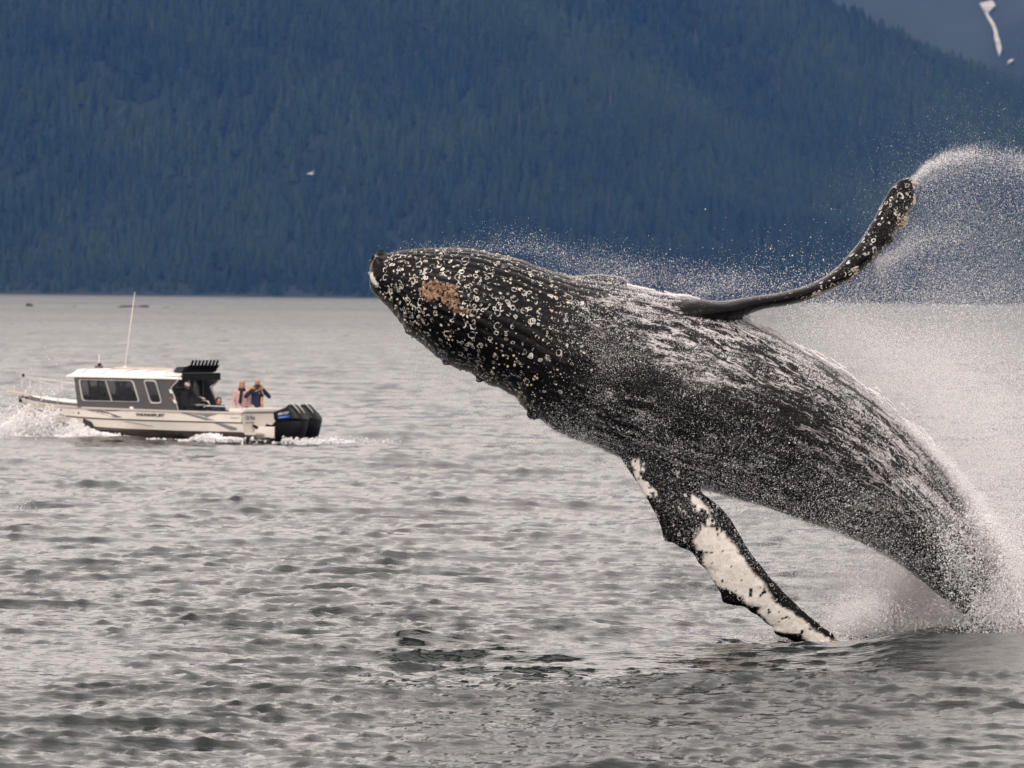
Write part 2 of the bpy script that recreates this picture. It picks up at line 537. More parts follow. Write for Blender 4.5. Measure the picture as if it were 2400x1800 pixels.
BODY = np.array([  # top x,y, bottom x,y, half depth (m), depth offset of centre
 (799, 586, 798, 602, .10, .0), (800, 571, 799, 618, .32, .0), (812, 555, 808, 634, .46, .0), (835, 547, 829, 656, .58, .0), (862, 541, 850, 682, .70, .0), (892, 538, 874, 708, .80, .0),
 (960, 535, 925, 757, 1.00, .0), (1035, 541, 985, 792, 1.12, .0), (1110, 557, 1045, 822, 1.20, .0),
 (1185, 582, 1105, 856, 1.26, .0), (1250, 600, 1150, 893, 1.30, .0), (1330, 614, 1212, 936, 1.34, .05),
 (1410, 632, 1290, 966, 1.38, .1), (1491, 648, 1370, 998, 1.40, .15), (1580, 676, 1450, 1034, 1.38, .2),
 (1675, 722, 1535, 1062, 1.30, .3), (1765, 774, 1622, 1087, 1.20, .4), (1850, 830, 1710, 1117, 1.10, .5),
 (1925, 889, 1790, 1143, 1.00, .6), (1990, 955, 1865, 1173, .90, .7), (2048, 1024, 1935, 1213, .80, .8),
 (2098, 1093, 1995, 1256, .72, .9), (2143, 1168, 2045, 1298, .62, 1.0), (2187, 1248, 2098, 1338, .57, 1.1),
 (2226, 1334, 2136, 1390, .50, 1.2), (2258, 1425, 2176, 1464, .42, 1.3), (2275, 1520, 2200, 1550, .35, 1.4)], dtype=float)
FLIP_LOW = np.array([
 (1318, 930, 1530, 985, .34, -.10), (1330, 968, 1522, 1035, .30, -.25), (1346, 998, 1512, 1060, .24, -.35), (1383, 1055, 1547, 1088, .17, -.45), (1412, 1106, 1573, 1116, .145, -.5),
 (1434, 1150, 1598, 1156, .135, -.5), (1458, 1172, 1612, 1180, .13, -.5), (1494, 1196, 1638, 1216, .12, -.5), (1522, 1232, 1664, 1246, .115, -.48),
 (1545, 1262, 1690, 1275, .11, -.45), (1560, 1288, 1705, 1291, .11, -.42), (1598, 1308, 1728, 1312, .10, -.4), (1632, 1330, 1748, 1329, .095, -.38),
 (1660, 1350, 1768, 1346, .09, -.35), (1684, 1372, 1787, 1360, .085, -.32), (1730, 1387, 1802, 1373, .07, -.3), (1775, 1392, 1810, 1383, .05, -.3), (1805, 1393, 1814, 1389, .02, -.3)], dtype=float)
FLIP_UP = np.array([
 (1420, 650, 1490, 735, .70, .0), (1500, 646, 1550, 706, .52, -.15), (1560, 650, 1596, 688, .42, -.2), (1620, 641, 1642, 670, .36, -.1), (1680, 632, 1700, 660, .33, .0),
 (1735, 619, 1756, 645, .32, .1), (1780, 598, 1806, 622, .32, .2), (1820, 566, 1850, 594, .31, .3), (1857, 523, 1890, 560, .30, .4),
 (1886, 480, 1922, 526, .27, .5), (1910, 436, 1946, 494, .24, .6), (1930, 404, 1969, 458, .20, .65), (1947, 388, 1981, 420, .16, .7),
 (1961, 381, 1983, 398, .11, .7), (1971, 380, 1979, 385, .04, .7)], dtype=float)

def spline(T, n):
    """Catmull-Rom resample of the station table"""
    m = len(T)
    u = np.linspace(0, m - 1 - 1e-9, n)
    i = u.astype(int); f = (u - i)[:, None]
    p0 = T[np.maximum(i - 1, 0)]; p1 = T[i]; p2 = T[np.minimum(i + 1, m - 1)]; p3 = T[np.minimum(i + 2, m - 1)]
    return 0.5 * (2 * p1 + (p2 - p0) * f + (2 * p0 - 5 * p1 + 4 * p2 - p3) * f ** 2 + (3 * p1 - p0 - 3 * p2 + p3) * f ** 3), u

def loft_arrays(T, n, na, power=1.0, bumps=None):
    St, u = spline(T, n)
    th = np.linspace(0, 2 * math.pi, na, endpoint=False)
    c = np.cos(th); s = np.sin(th)
    cs = np.sign(c) * np.abs(c) ** power; ss = np.sign(s) * np.abs(s) ** (power if power > 1 else 1)
    tx, ty, bx, by, rd, off = St.T
    if bumps is not None:
        tx, ty, bx, by = bumps(u, tx, ty, bx, by)
    mx_, my_ = (tx + bx) / 2, (ty + by) / 2
    x = mx_[:, None] + (tx - bx)[:, None] / 2 * cs[None]
    y = my_[:, None] + (ty - by)[:, None] / 2 * cs[None]
    d = off[:, None] + rd[:, None] * ss[None]
    V = wpn(x.ravel(), y.ravel(), d.ravel())
    return V, np.repeat(u, na), np.tile(th, n)

def loft_faces(n, na, base):
    i = np.arange(n * na).reshape(n, na)
    j = np.roll(i, -1, 1)
    F = [tuple(q) for q in (np.stack([i[:-1], j[:-1], j[1:], i[1:]], -1).reshape(-1, 4) + base)]
    F.append(tuple((i[0][::-1] + base).tolist())); F.append(tuple((i[-1] + base).tolist()))
    return F

def body_bumps(u, tx, ty, bx, by):
    # small lumps along the jaw line and throat
    n = vnoise(np.stack([u * 2.3, 0 * u, 0 * u], 1), 1, 5, 3) - .5
    k = np.clip((14 - u) / 6, 0, 1) * np.clip((u - 2) / 2, 0, 1)
    return tx, ty - n * 5 * k, bx - n * 9 * k, by + n * 9 * k
def flip_bumps(u, tx, ty, bx, by):
    n = vnoise(np.stack([u * 1.9, 0 * u, 0 * u], 1), 1, 9, 3) - .5
    k = np.clip((u - 4) / 3, 0, 1) * np.clip((17 - u) / 2, 0, 1)
    kn = np.exp(-((u - 5.4) / .55) ** 2) * 11 + np.exp(-((u - 10.3) / .5) ** 2) * 9 + np.exp(-((u - 13.8) / .45) ** 2) * 7
    tx = tx - k * n * 10 - kn * .8; ty = ty + k * n * 6 + kn * .5
    n2 = vnoise(np.stack([u * 2.5, 0 * u + 3, 0 * u], 1), 1, 12, 2) - .5
    return tx, ty, bx + n2 * 6 * k, by
def up_bumps(u, tx, ty, bx, by):
    k = np.clip((u - 4.5) / 2, 0, 1) * np.clip((14 - u) / 2, 0, 1)
    kn = sum(np.exp(-((u - c) / .3) ** 2) * a for c, a in ((6.7, 6), (7.9, 5), (9.2, 8), (10.5, 8), (11.7, 6)))
    n = vnoise(np.stack([u * 2.5, 0 * u + 7, 0 * u], 1), 1, 15, 2) - .5
    return tx - n * 3 * k, ty, bx + kn * k * .7 + n * 4 * k, by + kn * k * .6

def body_profile_of(Pw):
    """body coordinates (station u, angle) of world points, by nearest sample plus refinement"""

NB, NA = 420, 240
Vb, Ub, Tb = loft_arrays(BODY, NB, NA, 0.93, body_bumps)
Vl, Ul, Tl = loft_arrays(FLIP_LOW, 150, 48, 1.0, flip_bumps)
Vu, Uu, Tu = loft_arrays(FLIP_UP, 150, 48, 1.0, up_bumps)

def whale_base():
    vs = [Vb, Vl, Vu]; fs = []
    base = 0
    for V, n, na in ((Vb, NB, NA), (Vl, 150, 48), (Vu, 150, 48)):
        fs += loft_faces(n, na, base); base += len(V)
    V = np.concatenate(vs)
    me = bpy.data.meshes.new('whale_base')
    me.from_pydata(V.tolist(), [], fs)
    bm = bmesh.new(); bm.from_mesh(me)
    # knobs round the snout, the small hump on the far side and the chin bumps
    for x, y, d, r, sq in ((823, 549, -.05, .075, 1), (809, 557, -.16, .062, 1), (818, 564, -.34, .07, 1), (803, 568, -.05, .06, 1), (812, 573, -.36, .055, 1), (803, 585, -.2, .045, 1),
                           (811, 628, -.15, .04, 1), (883, 716, -.1, .05, 1), (963, 781, -.1, .06, 1), (1035, 820, -.1, .05, 1),
                           (1296, 613, .30, .42, .34), (1152, 893, -.15, .10, 1)):
        mm = Matrix.Translation(wp(x, y, d)) @ Matrix.Diagonal((1, 1, sq, 1))
        bmesh.ops.create_icosphere(bm, subdivisions=3, radius=r, matrix=mm)
    bmesh.ops.recalc_face_normals(bm, faces=bm.faces[:])
    bm.to_mesh(me); bm.free()
    o = bpy.data.objects.new('whale_base', me)
    C.objects.link(o)
    md = o.modifiers.new('r', 'REMESH'); md.mode = 'VOXEL'; md.voxel_size = 0.0245; md.use_smooth_shade = True
    sm = o.modifiers.new('s', 'SMOOTH'); sm.factor = 0.5; sm.iterations = 4
    dg = bpy.context.evaluated_depsgraph_get()
    me2 = bpy.data.meshes.new_from_object(o.evaluated_get(dg))
    bpy.data.objects.remove(o); bpy.data.meshes.remove(me)
    return me2
wme = whale_base()
nv = len(wme.vertices)
WV = np.empty(nv * 3, np.float32); wme.vertices.foreach_get('co', WV); WV = WV.reshape(-1, 3).astype(float)
WN = np.empty(nv * 3, np.float32); wme.vertices.foreach_get('normal', WN); WN = WN.reshape(-1, 3).astype(float)
print('whale verts', nv)

# picture-plane coordinates of every vertex
rel = WV - WOn
wx = rel @ np.array(CR) / WM; wy = -(rel @ np.array(CU)) / WM; wd = rel @ np.array(fwd)

def fit_uv(T, bumps, n=900):
    """station u and across-fraction v (0 top/left edge, 1 bottom/right edge) in the picture plane"""
    St, u = spline(T, n)
    tx, ty, bx, by = bumps(u, *St[:, :4].T) if bumps else St[:, :4].T
    best = np.full(len(wx), 1e9); bu = np.zeros(len(wx)); bv = np.zeros(len(wx)); bd = np.zeros(len(wx))
    L = np.hypot(bx - tx, by - ty)
    for s0 in range(0, len(wx), 20000):
        sl = slice(s0, s0 + 20000)
        X = wx[sl, None]; Y = wy[sl, None]
        v = ((X - tx) * (bx - tx) + (Y - ty) * (by - ty)) / L ** 2
        vc = np.clip(v, 0, 1)
        dd = (X - tx - vc * (bx - tx)) ** 2 + (Y - ty - vc * (by - ty)) ** 2
        k = dd.argmin(1)
        ar = np.arange(len(k))
        bu[sl] = u[k]; bv[sl] = v[ar, k]; bd[sl] = np.sqrt(dd[ar, k])
    return bu, bv, bd
bu, bv, bdist = fit_uv(BODY, body_bumps, 420)
StB, uB = spline(BODY, 420)
rdB = np.interp(bu, uB, StB[:, 4]); offB = np.interp(bu, uB, StB[:, 5])
LB = np.interp(bu, uB, np.hypot(StB[:, 0] - StB[:, 2], StB[:, 1] - StB[:, 3])) * WM
# smooth signed angle round the body: 0 at the upper edge, negative towards the camera
cosA = np.clip(1 - 2 * bv, -1, 1)
sinA = (wd - offB) / np.maximum(rdB, .05)
ang = np.arctan2(sinA, cosA)
# which vertices belong to the flippers
kd = kdtree.KDTree(len(Vb) // 2 + len(Vl) + len(Vu))
idx = 0
for q in Vb[::2]: kd.insert(q, idx); idx += 1
nb2 = idx
for q in Vl: kd.insert(q, idx); idx += 1
nl2 = idx
for q in Vu: kd.insert(q, idx); idx += 1
kd.balance()
part = np.zeros(nv, int); fu = np.zeros(nv)
for i, q in enumerate(WV):
    _, j, _ = kd.find(q)
    if j >= nl2: part[i] = 2; fu[i] = Uu[j - nl2]
    elif j >= nb2: part[i] = 1; fu[i] = Ul[j - nb2]
on_body = part == 0
lu, lv, _ = fit_uv(FLIP_LOW, flip_bumps, 400)
uu, uv_, _ = fit_uv(FLIP_UP, up_bumps, 400)

# throat pleats: long grooves from the chin back to the navel, on the upper (ventral) side and the camera flank
P_ = WV
warp = vnoise(P_, 0.8, 61, 2) - .5
phase = ang * (19.0 + 0.0 * bu) / math.pi * 1.0 + warp * 0.35
gro = np.abs(np.sin(phase * math.pi))          # 0 in the furrow, 1 on the pleat
gro = gro ** 0.45
env = smooth01((bu - 1.5) / 1.5) * smooth01((15.0 - bu) / 4.0) * smooth01((ang + 2.2) / .35) * smooth01((1.4 - ang) / .3)
env *= on_body * smooth01((cosA + .80) / .45)
disp = -0.027 * (1 - gro) * env
# flank muscles and folds behind the flipper, wrinkles
rip = vnoise(np.stack([wx / 55 + wy / 160, wy / 30 - wx / 140, wd * 2], 1), 1, 71, 3) - .5
disp += rip * 0.045 * on_body * smooth01((bu - 8) / 4)
disp += (vnoise(P_, 3.0, 81, 2) - .5) * 0.012
disp += (vnoise(P_, 9.0, 83, 2) - .5) * 0.008 * (~on_body)
WV2 = WV + WN * disp[:, None]
wme.vertices.foreach_set('co', WV2.astype(np.float32).ravel())
wme.update()

# colour attributes: white lower flipper, scar density, foam film
n_f = vnoise(P_, 5.0, 91, 4) - .5
n_g = vnoise(P_, 17.0, 93, 3) - .5
left = np.interp(lu, [0, 4, 5.5, 7, 9, 10, 11, 12, 13.3, 14, 15, 17], [.9, .55, .34, .06, -.05, .26, .22, -.02, .0, .32, .22, .4])
rightb = np.interp(lu, [0, 4, 6, 9, 13, 15, 17], [.72, .80, .86, .76, .80, .82, .62])
white = smooth01((lv - left + n_f * .26 + n_g * .15) / .09) * smooth01((rightb - lv + n_f * .14 + n_g * .10) / .07) * smooth01((lu - 3.8 + n_f * 6.0) / .25) * smooth01((16.6 - lu + n_f * 3) / .2)
white *= (part == 1)
spots = (vnoise(P_, 15.0, 95, 3) > .725 - .03 * (lu > 13))
white *= 1 - spots
# the two white blotches near the flipper's root
def blot(x, y, rx, ry, a):
    c, s = math.cos(a), math.sin(a)
    dx, dy = wx - x, wy - y
    p, q = (c * dx + s * dy) / rx, (-s * dx + c * dy) / ry
    return smooth01((1 - np.sqrt(p * p + q * q) + n_f * 2.2 + n_g * 3.2) / .25)
nearside = (WN @ np.array(fwd)) < 0.3
white = np.maximum(white, np.maximum(blot(1375, 1015, 18, 9, 1.3), blot(1394, 1050, 26, 10, 1.05)) * nearside)
chin = np.maximum(blot(811, 609, 12, 6, .9), blot(803, 597, 7, 3.5, 1.2)) * nearside
white_c = np.clip(np.maximum(white, chin), 0, 1)
# the upper flipper's pale patches along its trailing edge
pt = (part == 2) * np.maximum(smooth01((uv_ - .80 + n_f * .5) / .08) * (uu > 5.3), 0) * smooth01((vnoise(P_, 4, 97, 2) - .42) / .1)
scar = np.clip(smooth01((13.0 - bu) / 7.0) * smooth01((bu - 1.2) / 3), 0, 1) * on_body
scar = scar * (0.55 + 0.9 * (vnoise(P_, 1.1, 101, 2)))
scar = np.where(part == 2, 0.62 * smooth01((uu - 4) / 2), scar)
scar = np.where(part == 1, 0.25, scar)
foam = smooth01((bu - 7.5) / 5.5)
foam = foam * (0.50 + 0.42 * smooth01((vnoise(np.stack([wx / 190, wy / 90, wd], 1), 1, 111, 3) - .38) / .3))
foam = foam * on_body
topw = smooth01((.45 - bv) / .4)
foam = np.clip(foam * (0.80 + .18 * topw) * (1 - .42 * smooth01((bv - .35) / .3)), 0, .67)
foam = np.maximum(foam, on_body * smooth01((bu - 17.5) / 5) * (0.34 + .42 * topw))
foam = np.maximum(foam, (part == 1) * 0)
# a water sheet pours off the upper edge near the water
foam = np.maximum(foam, on_body * smooth01((bu - 19) / 3) * smooth01((.42 - bv) / .2))
add_attr(wme, 'white_skin', white_c); add_attr(wme, 'scars', scar); add_attr(wme, 'foam', foam); add_attr(wme, 'pale_edge', pt)
add_attr(wme, 'along', bu); add_attr(wme, 'around', ang)

def whale_material():
    t = NT('whale_skin')
    co = t.coord()
    warp = t.n('ShaderNodeVectorMath', operation='ADD')
    nv_ = t.n('ShaderNodeTexNoise'); nv_.inputs['Scale'].default_value = 7.0; nv_.inputs['Detail'].default_value = 2
    t.l(co, nv_.inputs['Vector'])
    sc_ = t.n('ShaderNodeVectorMath', operation='SCALE'); sc_.inputs['Scale'].default_value = 0.10
    t.l(nv_.outputs[1], sc_.inputs[0]); t.l(co, warp.inputs[0]); t.l(sc_.outputs[0], warp.inputs[1])
    wv = warp.outputs[0]
    scars = t.attr('scars'); foam = t.attr('foam'); white = t.attr('white_skin'); pale = t.attr('pale_edge')
    # ring-shaped barnacle scars, two sizes
    rings = None
    for scale, lo, hi, wd_, dens in ((8.2, .15, .45, .062, .78), (13.0, .12, .42, .078, .66), (5.8, .10, .30, .030, .50)):
        v = t.n('ShaderNodeTexVoronoi'); v.inputs['Scale'].default_value = scale; v.inputs['Randomness'].default_value = 0.9
        t.l(wv, v.inputs['Vector'])
        sep = t.n('ShaderNodeSeparateColor'); t.l(v.outputs['Color'], sep.inputs[0])
        rad = t.ramp(sep.outputs[0], 0, 1, lo, hi, smooth=False)
        dd = t.math('ABSOLUTE', t.math('SUBTRACT', v.outputs['Distance'], rad))
        wdt = t.math('MULTIPLY', t.ramp(t.noise(co, 14.0, 2), .38, .62, .0, 1.3), wd_)
        ring = t.math('LESS_THAN', dd, wdt)
        on = t.math('LESS_THAN', sep.outputs[1], t.math('MULTIPLY', scars, dens))
        ring = t.math('MULTIPLY', ring, on)
        rings = ring if rings is None else t.math('MAXIMUM', rings, ring)
    # scratches and scabs
    n_s = t.noise(t.coord((1, 1, 1), rot=(0, 0.5, 0)), 26.0, 4, .65, 0.8)
    scab = t.math('MULTIPLY', t.ramp(n_s, .665, .70), t.ramp(scars, .25, .7))
    marks = t.math('MAXIMUM', rings, scab)
    # foam film: torn white filaments that run along the body
    cmb = t.n('ShaderNodeCombineXYZ')
    t.l(t.math('MULTIPLY', t.attr('along'), 0.10), cmb.inputs[0]); t.l(t.math('MULTIPLY', t.attr('around'), 1.0), cmb.inputs[1])
    mpn = t.n('ShaderNodeVectorMath', operation='ADD'); t.l(cmb.outputs[0], mpn.inputs[0])
    sc2 = t.n('ShaderNodeVectorMath', operation='SCALE'); sc2.inputs['Scale'].default_value = 0.07
    t.l(nv_.outputs[1], sc2.inputs[0]); t.l(sc2.outputs[0], mpn.inputs[1])
    f1 = t.noise(mpn.outputs[0], 7.0, 6, .62, .5)
    rid = t.math('SUBTRACT', 1.0, t.math('MULTIPLY', t.math('ABSOLUTE', t.math('SUBTRACT', f1, 0.5)), 9.0), clamp=True)
    f2 = t.noise(mpn.outputs[0], 20.0, 5, .7, .3)
    rid2 = t.math('SUBTRACT', 1.0, t.math('MULTIPLY', t.math('ABSOLUTE', t.math('SUBTRACT', f2, 0.5)), 8.0), clamp=True)
    n_b = t.noise(co, 3.2, 5, .65)
    cover = t.math('ADD', t.math('MULTIPLY', rid, .75), t.math('MULTIPLY', rid2, .55))
    cover = t.math('ADD', cover, t.math('MULTIPLY', t.math('SUBTRACT', n_b, .5), 1.1))
    thr = t.math('SUBTRACT', 1.46, foam)
    fm = t.ramp(t.math('SUBTRACT', cover, thr), -0.02, 0.30, 0, .9)
    fine = t.noise(co, 60.0, 2, .7)
    haze = t.math('MULTIPLY', t.ramp(fine, .46, .68), t.math('MULTIPLY', foam, .16))
    fm = t.math('MAXIMUM', fm, haze)
    skin = t.mix(t.noise(co, 2.0, 4), (0.002, 0.0016, 0.0016, 1), (0.007, 0.0055, 0.005, 1))
    c = t.mix(t.math('MULTIPLY', pale, .30), skin, (0.42, 0.36, 0.30, 1))
    wcol = t.mix(t.ramp(t.noise(co, 6, 7, .75), .38, .62), (0.94, 0.86, 0.78, 1), (0.78, 0.70, 0.62, 1))
    c = t.mix(white, c, wcol)
    c = t.mix(t.math('MULTIPLY', marks, t.ramp(t.noise(co, 4.0, 4, .7), .35, .62, .4, 1.0)), c, t.mix(t.noise(co, 9, 2), (0.55, 0.50, 0.42, 1), (0.82, 0.78, 0.71, 1)))
    c = t.mix(fm, c, (0.72, 0.67, 0.66, 1))
    t.set(Base_Color=c, Roughness=t.math('ADD', t.math('MULTIPLY', t.math('MAXIMUM', fm, t.math('MAXIMUM', white, marks)), .3), t.ramp(t.noise(co, 5, 3), .3, .7, .12, .24)))
    t.b.inputs['IOR'].default_value = 1.33
    t.b.inputs['Specular IOR Level'].default_value = 0.24
    h = t.math('ADD', t.math('MULTIPLY', marks, 0.5), t.math('MULTIPLY', fm, 1.0))
    h = t.math('ADD', h, t.math('MULTIPLY', t.noise(co, 12.0, 5, .6), 0.9))
    t.l(t.bump(h, 0.8, 0.020), t.b.inputs['Normal'])
    return t.m
whale = link_mesh('whale', wme, whale_material(), smooth=True,
    label='black humpback whale breaching belly up, long flippers spread, water pouring off its back', cat='whale')

# barnacles: real shells, many small truncated cones
def surf_pick(mask, n, rng):
    ids = np.nonzero(mask)[0]
    return rng.choice(ids, min(n, len(ids)), replace=False)
barn_m = NT('barnacle_shell')
co = barn_m.coord()
barn_m.set(Base_Color=barn_m.mix(barn_m.ramp(barn_m.noise(co, 16, 2), .38, .62), (0.19, 0.080, 0.035, 1), (0.38, 0.25, 0.155, 1)), Roughness=0.55)
barn_m = barn_m.m
barn_w = simple_mat('pale_barnacle_shell', (0.62, 0.50, 0.38), 0.6, noise=.25, nscale=20)
def barnacles(name, ids, r0, r1, mat, label=None, rng=RNG):
    Vs, Fs = [], []; base = 0
    ns = 7
    for i in ids:
        p = Vector(WV2[i]); nrm = Vector(WN[i]); nrm = (nrm + Vector(rng.normal(0, .15, 3))).normalized()
        r = rng.uniform(r0, r1)
        a = nrm.orthogonal().normalized(); b = nrm.cross(a)
        prof = ((1.0, -.3), (1.0, .25), (.78, .75), (.46, .95), (.30, .55))
        for rr, hh in prof:
            for k in range(ns):
                t = 2 * math.pi * k / ns
                Vs.append(p + (a * math.cos(t) + b * math.sin(t)) * r * rr + nrm * r * hh)
        for q in range(len(prof) - 1):
            for k in range(ns):
                Fs.append((base + q * ns + k, base + q * ns + (k + 1) % ns, base + (q + 1) * ns + (k + 1) % ns, base + (q + 1) * ns + k))
        Fs.append(tuple(base + (len(prof) - 1) * ns + k for k in range(ns)))
        base += len(prof) * ns
    o = mesh_obj(name, Vs, Fs, mat, whale, smooth=True, kind='stuff')
    if label: o['label'] = label
    return o
def poly_mask(cx, cy, rx, ry, a, jag=.6):
    c, s = math.cos(a), math.sin(a)
    dx, dy = wx - cx, wy - cy
    p, q = (c * dx + s * dy) / rx, (-s * dx + c * dy) / ry
    return (np.sqrt(p * p + q * q) + (vnoise(P_, 7, 121, 3) - .5) * jag * 1.7) < 1
mask = (poly_mask(940, 633, 36, 22, .25) | poly_mask(975, 655, 44, 13, .62) | poly_mask(965, 636, 26, 20, .5)) & nearside
barnacles('barnacle_cluster', surf_pick(mask, 210, RNG), .011, .027, barn_m, 'dense patch of orange brown barnacles on the jaw')
edge = (part == 2) & (uv_ > .74) & (uu > 10.0) & nearside & (vnoise(P_, 5, 131, 2) > .48)
edge |= (part == 2) & nearside & (poly_mask(1762, 634, 12, 6, -.4, .2) | poly_mask(1843, 588, 16, 7, -.7, .2) | poly_mask(1948, 470, 14, 8, -1, .2) | poly_mask(1835, 632, 1, 1, 0))
barnacles('barnacle_cluster', surf_pick(edge, 150, RNG), .008, .018, barn_w, 'pale barnacles along the raised flipper edge')
tip = (part == 1) & (lu > 15.6) & nearside & (lv > .3)
barnacles('barnacle_cluster', surf_pick(tip, 60, RNG), .012, .024, barn_m, 'small brown barnacle cluster at the low flipper tip')
misc = on_body & (bu < 10) & nearside & (vnoise(P_, 2.2, 141, 2) > .6)
barnacles('barnacle_cluster', surf_pick(misc, 230, RNG), .009, .02, barn_w, 'scattered single pale barnacles on head and throat')
# ------------------------------------------------------------------ spray: droplets thrown into the air
def droplet_material():
    t = NT('sea_spray')
    t.set(Base_Color=(0.97, 0.955, 0.95, 1), Roughness=0.5)
    t.b.inputs['IOR'].default_value = 1.33
    tr = t.n('ShaderNodeBsdfTranslucent'); tr.inputs[0].default_value = (0.92, 0.88, 0.87, 1)
    mxn = t.n('ShaderNodeMixShader'); mxn.inputs[0].default_value = 0.35
    t.l(t.b.outputs[0], mxn.inputs[1]); t.l(tr.outputs[0], mxn.inputs[2]); t.l(mxn.outputs[0], t.out.inputs[0])
    return t.m
DROP = droplet_material()

def points_node_group(mat, name):
    ng = bpy.data.node_groups.new(name, 'GeometryNodeTree')
    ng.interface.new_socket('Geometry', in_out='INPUT', socket_type='NodeSocketGeometry')
    ng.interface.new_socket('Geometry', in_out='OUTPUT', socket_type='NodeSocketGeometry')
    gi = ng.nodes.new('NodeGroupInput'); go = ng.nodes.new('NodeGroupOutput')
    m2p = ng.nodes.new('GeometryNodeMeshToPoints')
    na = ng.nodes.new('GeometryNodeInputNamedAttribute'); na.data_type = 'FLOAT'
    na.inputs[0].default_value = 'drop_radius'
    sm = ng.nodes.new('GeometryNodeSetMaterial'); sm.inputs['Material'].default_value = mat
    ng.links.new(gi.outputs[0], m2p.inputs[0])
    ng.links.new(na.outputs[0], m2p.inputs['Radius'])
    ng.links.new(m2p.outputs[0], sm.inputs[0]); ng.links.new(sm.outputs[0], go.inputs[0])
    return ng
DROP_NG = points_node_group(DROP, 'droplets')

def droplets(name, P, R, label, parent=None):
    me = bpy.data.meshes.new(name)
    me.vertices.add(len(P))
    me.vertices.foreach_set('co', np.ascontiguousarray(P, dtype=np.float32).ravel())
    add_attr(me, 'drop_radius', R)
    me.materials.append(DROP)
    o = bpy.data.objects.new(name, me)
    C.objects.link(o)
    md = o.modifiers.new('droplets', 'NODES'); md.node_group = DROP_NG
    if parent: o.parent = parent
    return tag(o, label=label, kind='stuff')

SP = np.random.default_rng(42)
def radii(n, med, sig=0.45, cap=4.0):
    return np.minimum(med * np.exp(SP.normal(0, sig, n)), med * cap)

def cloud(n, x, y, sx, sy, ang=0.0, dep=0.0, sd=0.8, wisp=0.35, nscale=1.2, seed=0):
    """gaussian puff in measured picture units, torn by noise"""
    m = int(n * 2.2)
    a = SP.normal(0, 1, m) * sx; b = SP.normal(0, 1, m) * sy
    c, s = math.cos(ang), math.sin(ang)
    X = x + a * c - b * s; Y = y + a * s + b * c
    D = dep + SP.normal(0, sd, m)
    P = wpn(X, Y, D)
    w = vnoise(P, nscale, 200 + seed, 3)
    keep = SP.random(m) < smooth01((w - .5 + wisp) / (wisp * 1.6))
    return P[keep][:n]

def along(pts, n, spread, fall=0.0, dep=0.0, sd=0.6, power=1.0, seed=0, wisp=.35, nscale=1.3):
    """droplets strewn along a curve, raining down below it by 'fall' (measured units)"""
    T = np.array(pts, float)
    m = int(n * 2.2)
    u = SP.random(m) ** power * (len(T) - 1)
    i = np.minimum(u.astype(int), len(T) - 2); f = (u - i)[:, None]
    q = T[i] * (1 - f) + T[i + 1] * f
    X = q[:, 0] + SP.normal(0, 1, m) * spread * (q[:, 2] if T.shape[1] > 2 else 1)
    Y = q[:, 1] + SP.normal(0, 1, m) * spread * (q[:, 2] if T.shape[1] > 2 else 1)
    if fall: Y = Y + SP.exponential(fall, m) * (SP.random(m) < .8)
    D = dep + SP.normal(0, sd, m)
    P = wpn(X, Y, D)
    w = vnoise(P, nscale, 300 + seed, 3)
    keep = SP.random(m) < smooth01((w - .5 + wisp) / (wisp * 1.6))
    return P[keep][:n]

def above_sea(P, R, z=-0.18):
    k = P[:, 2] > z
    return P[k], R[k]

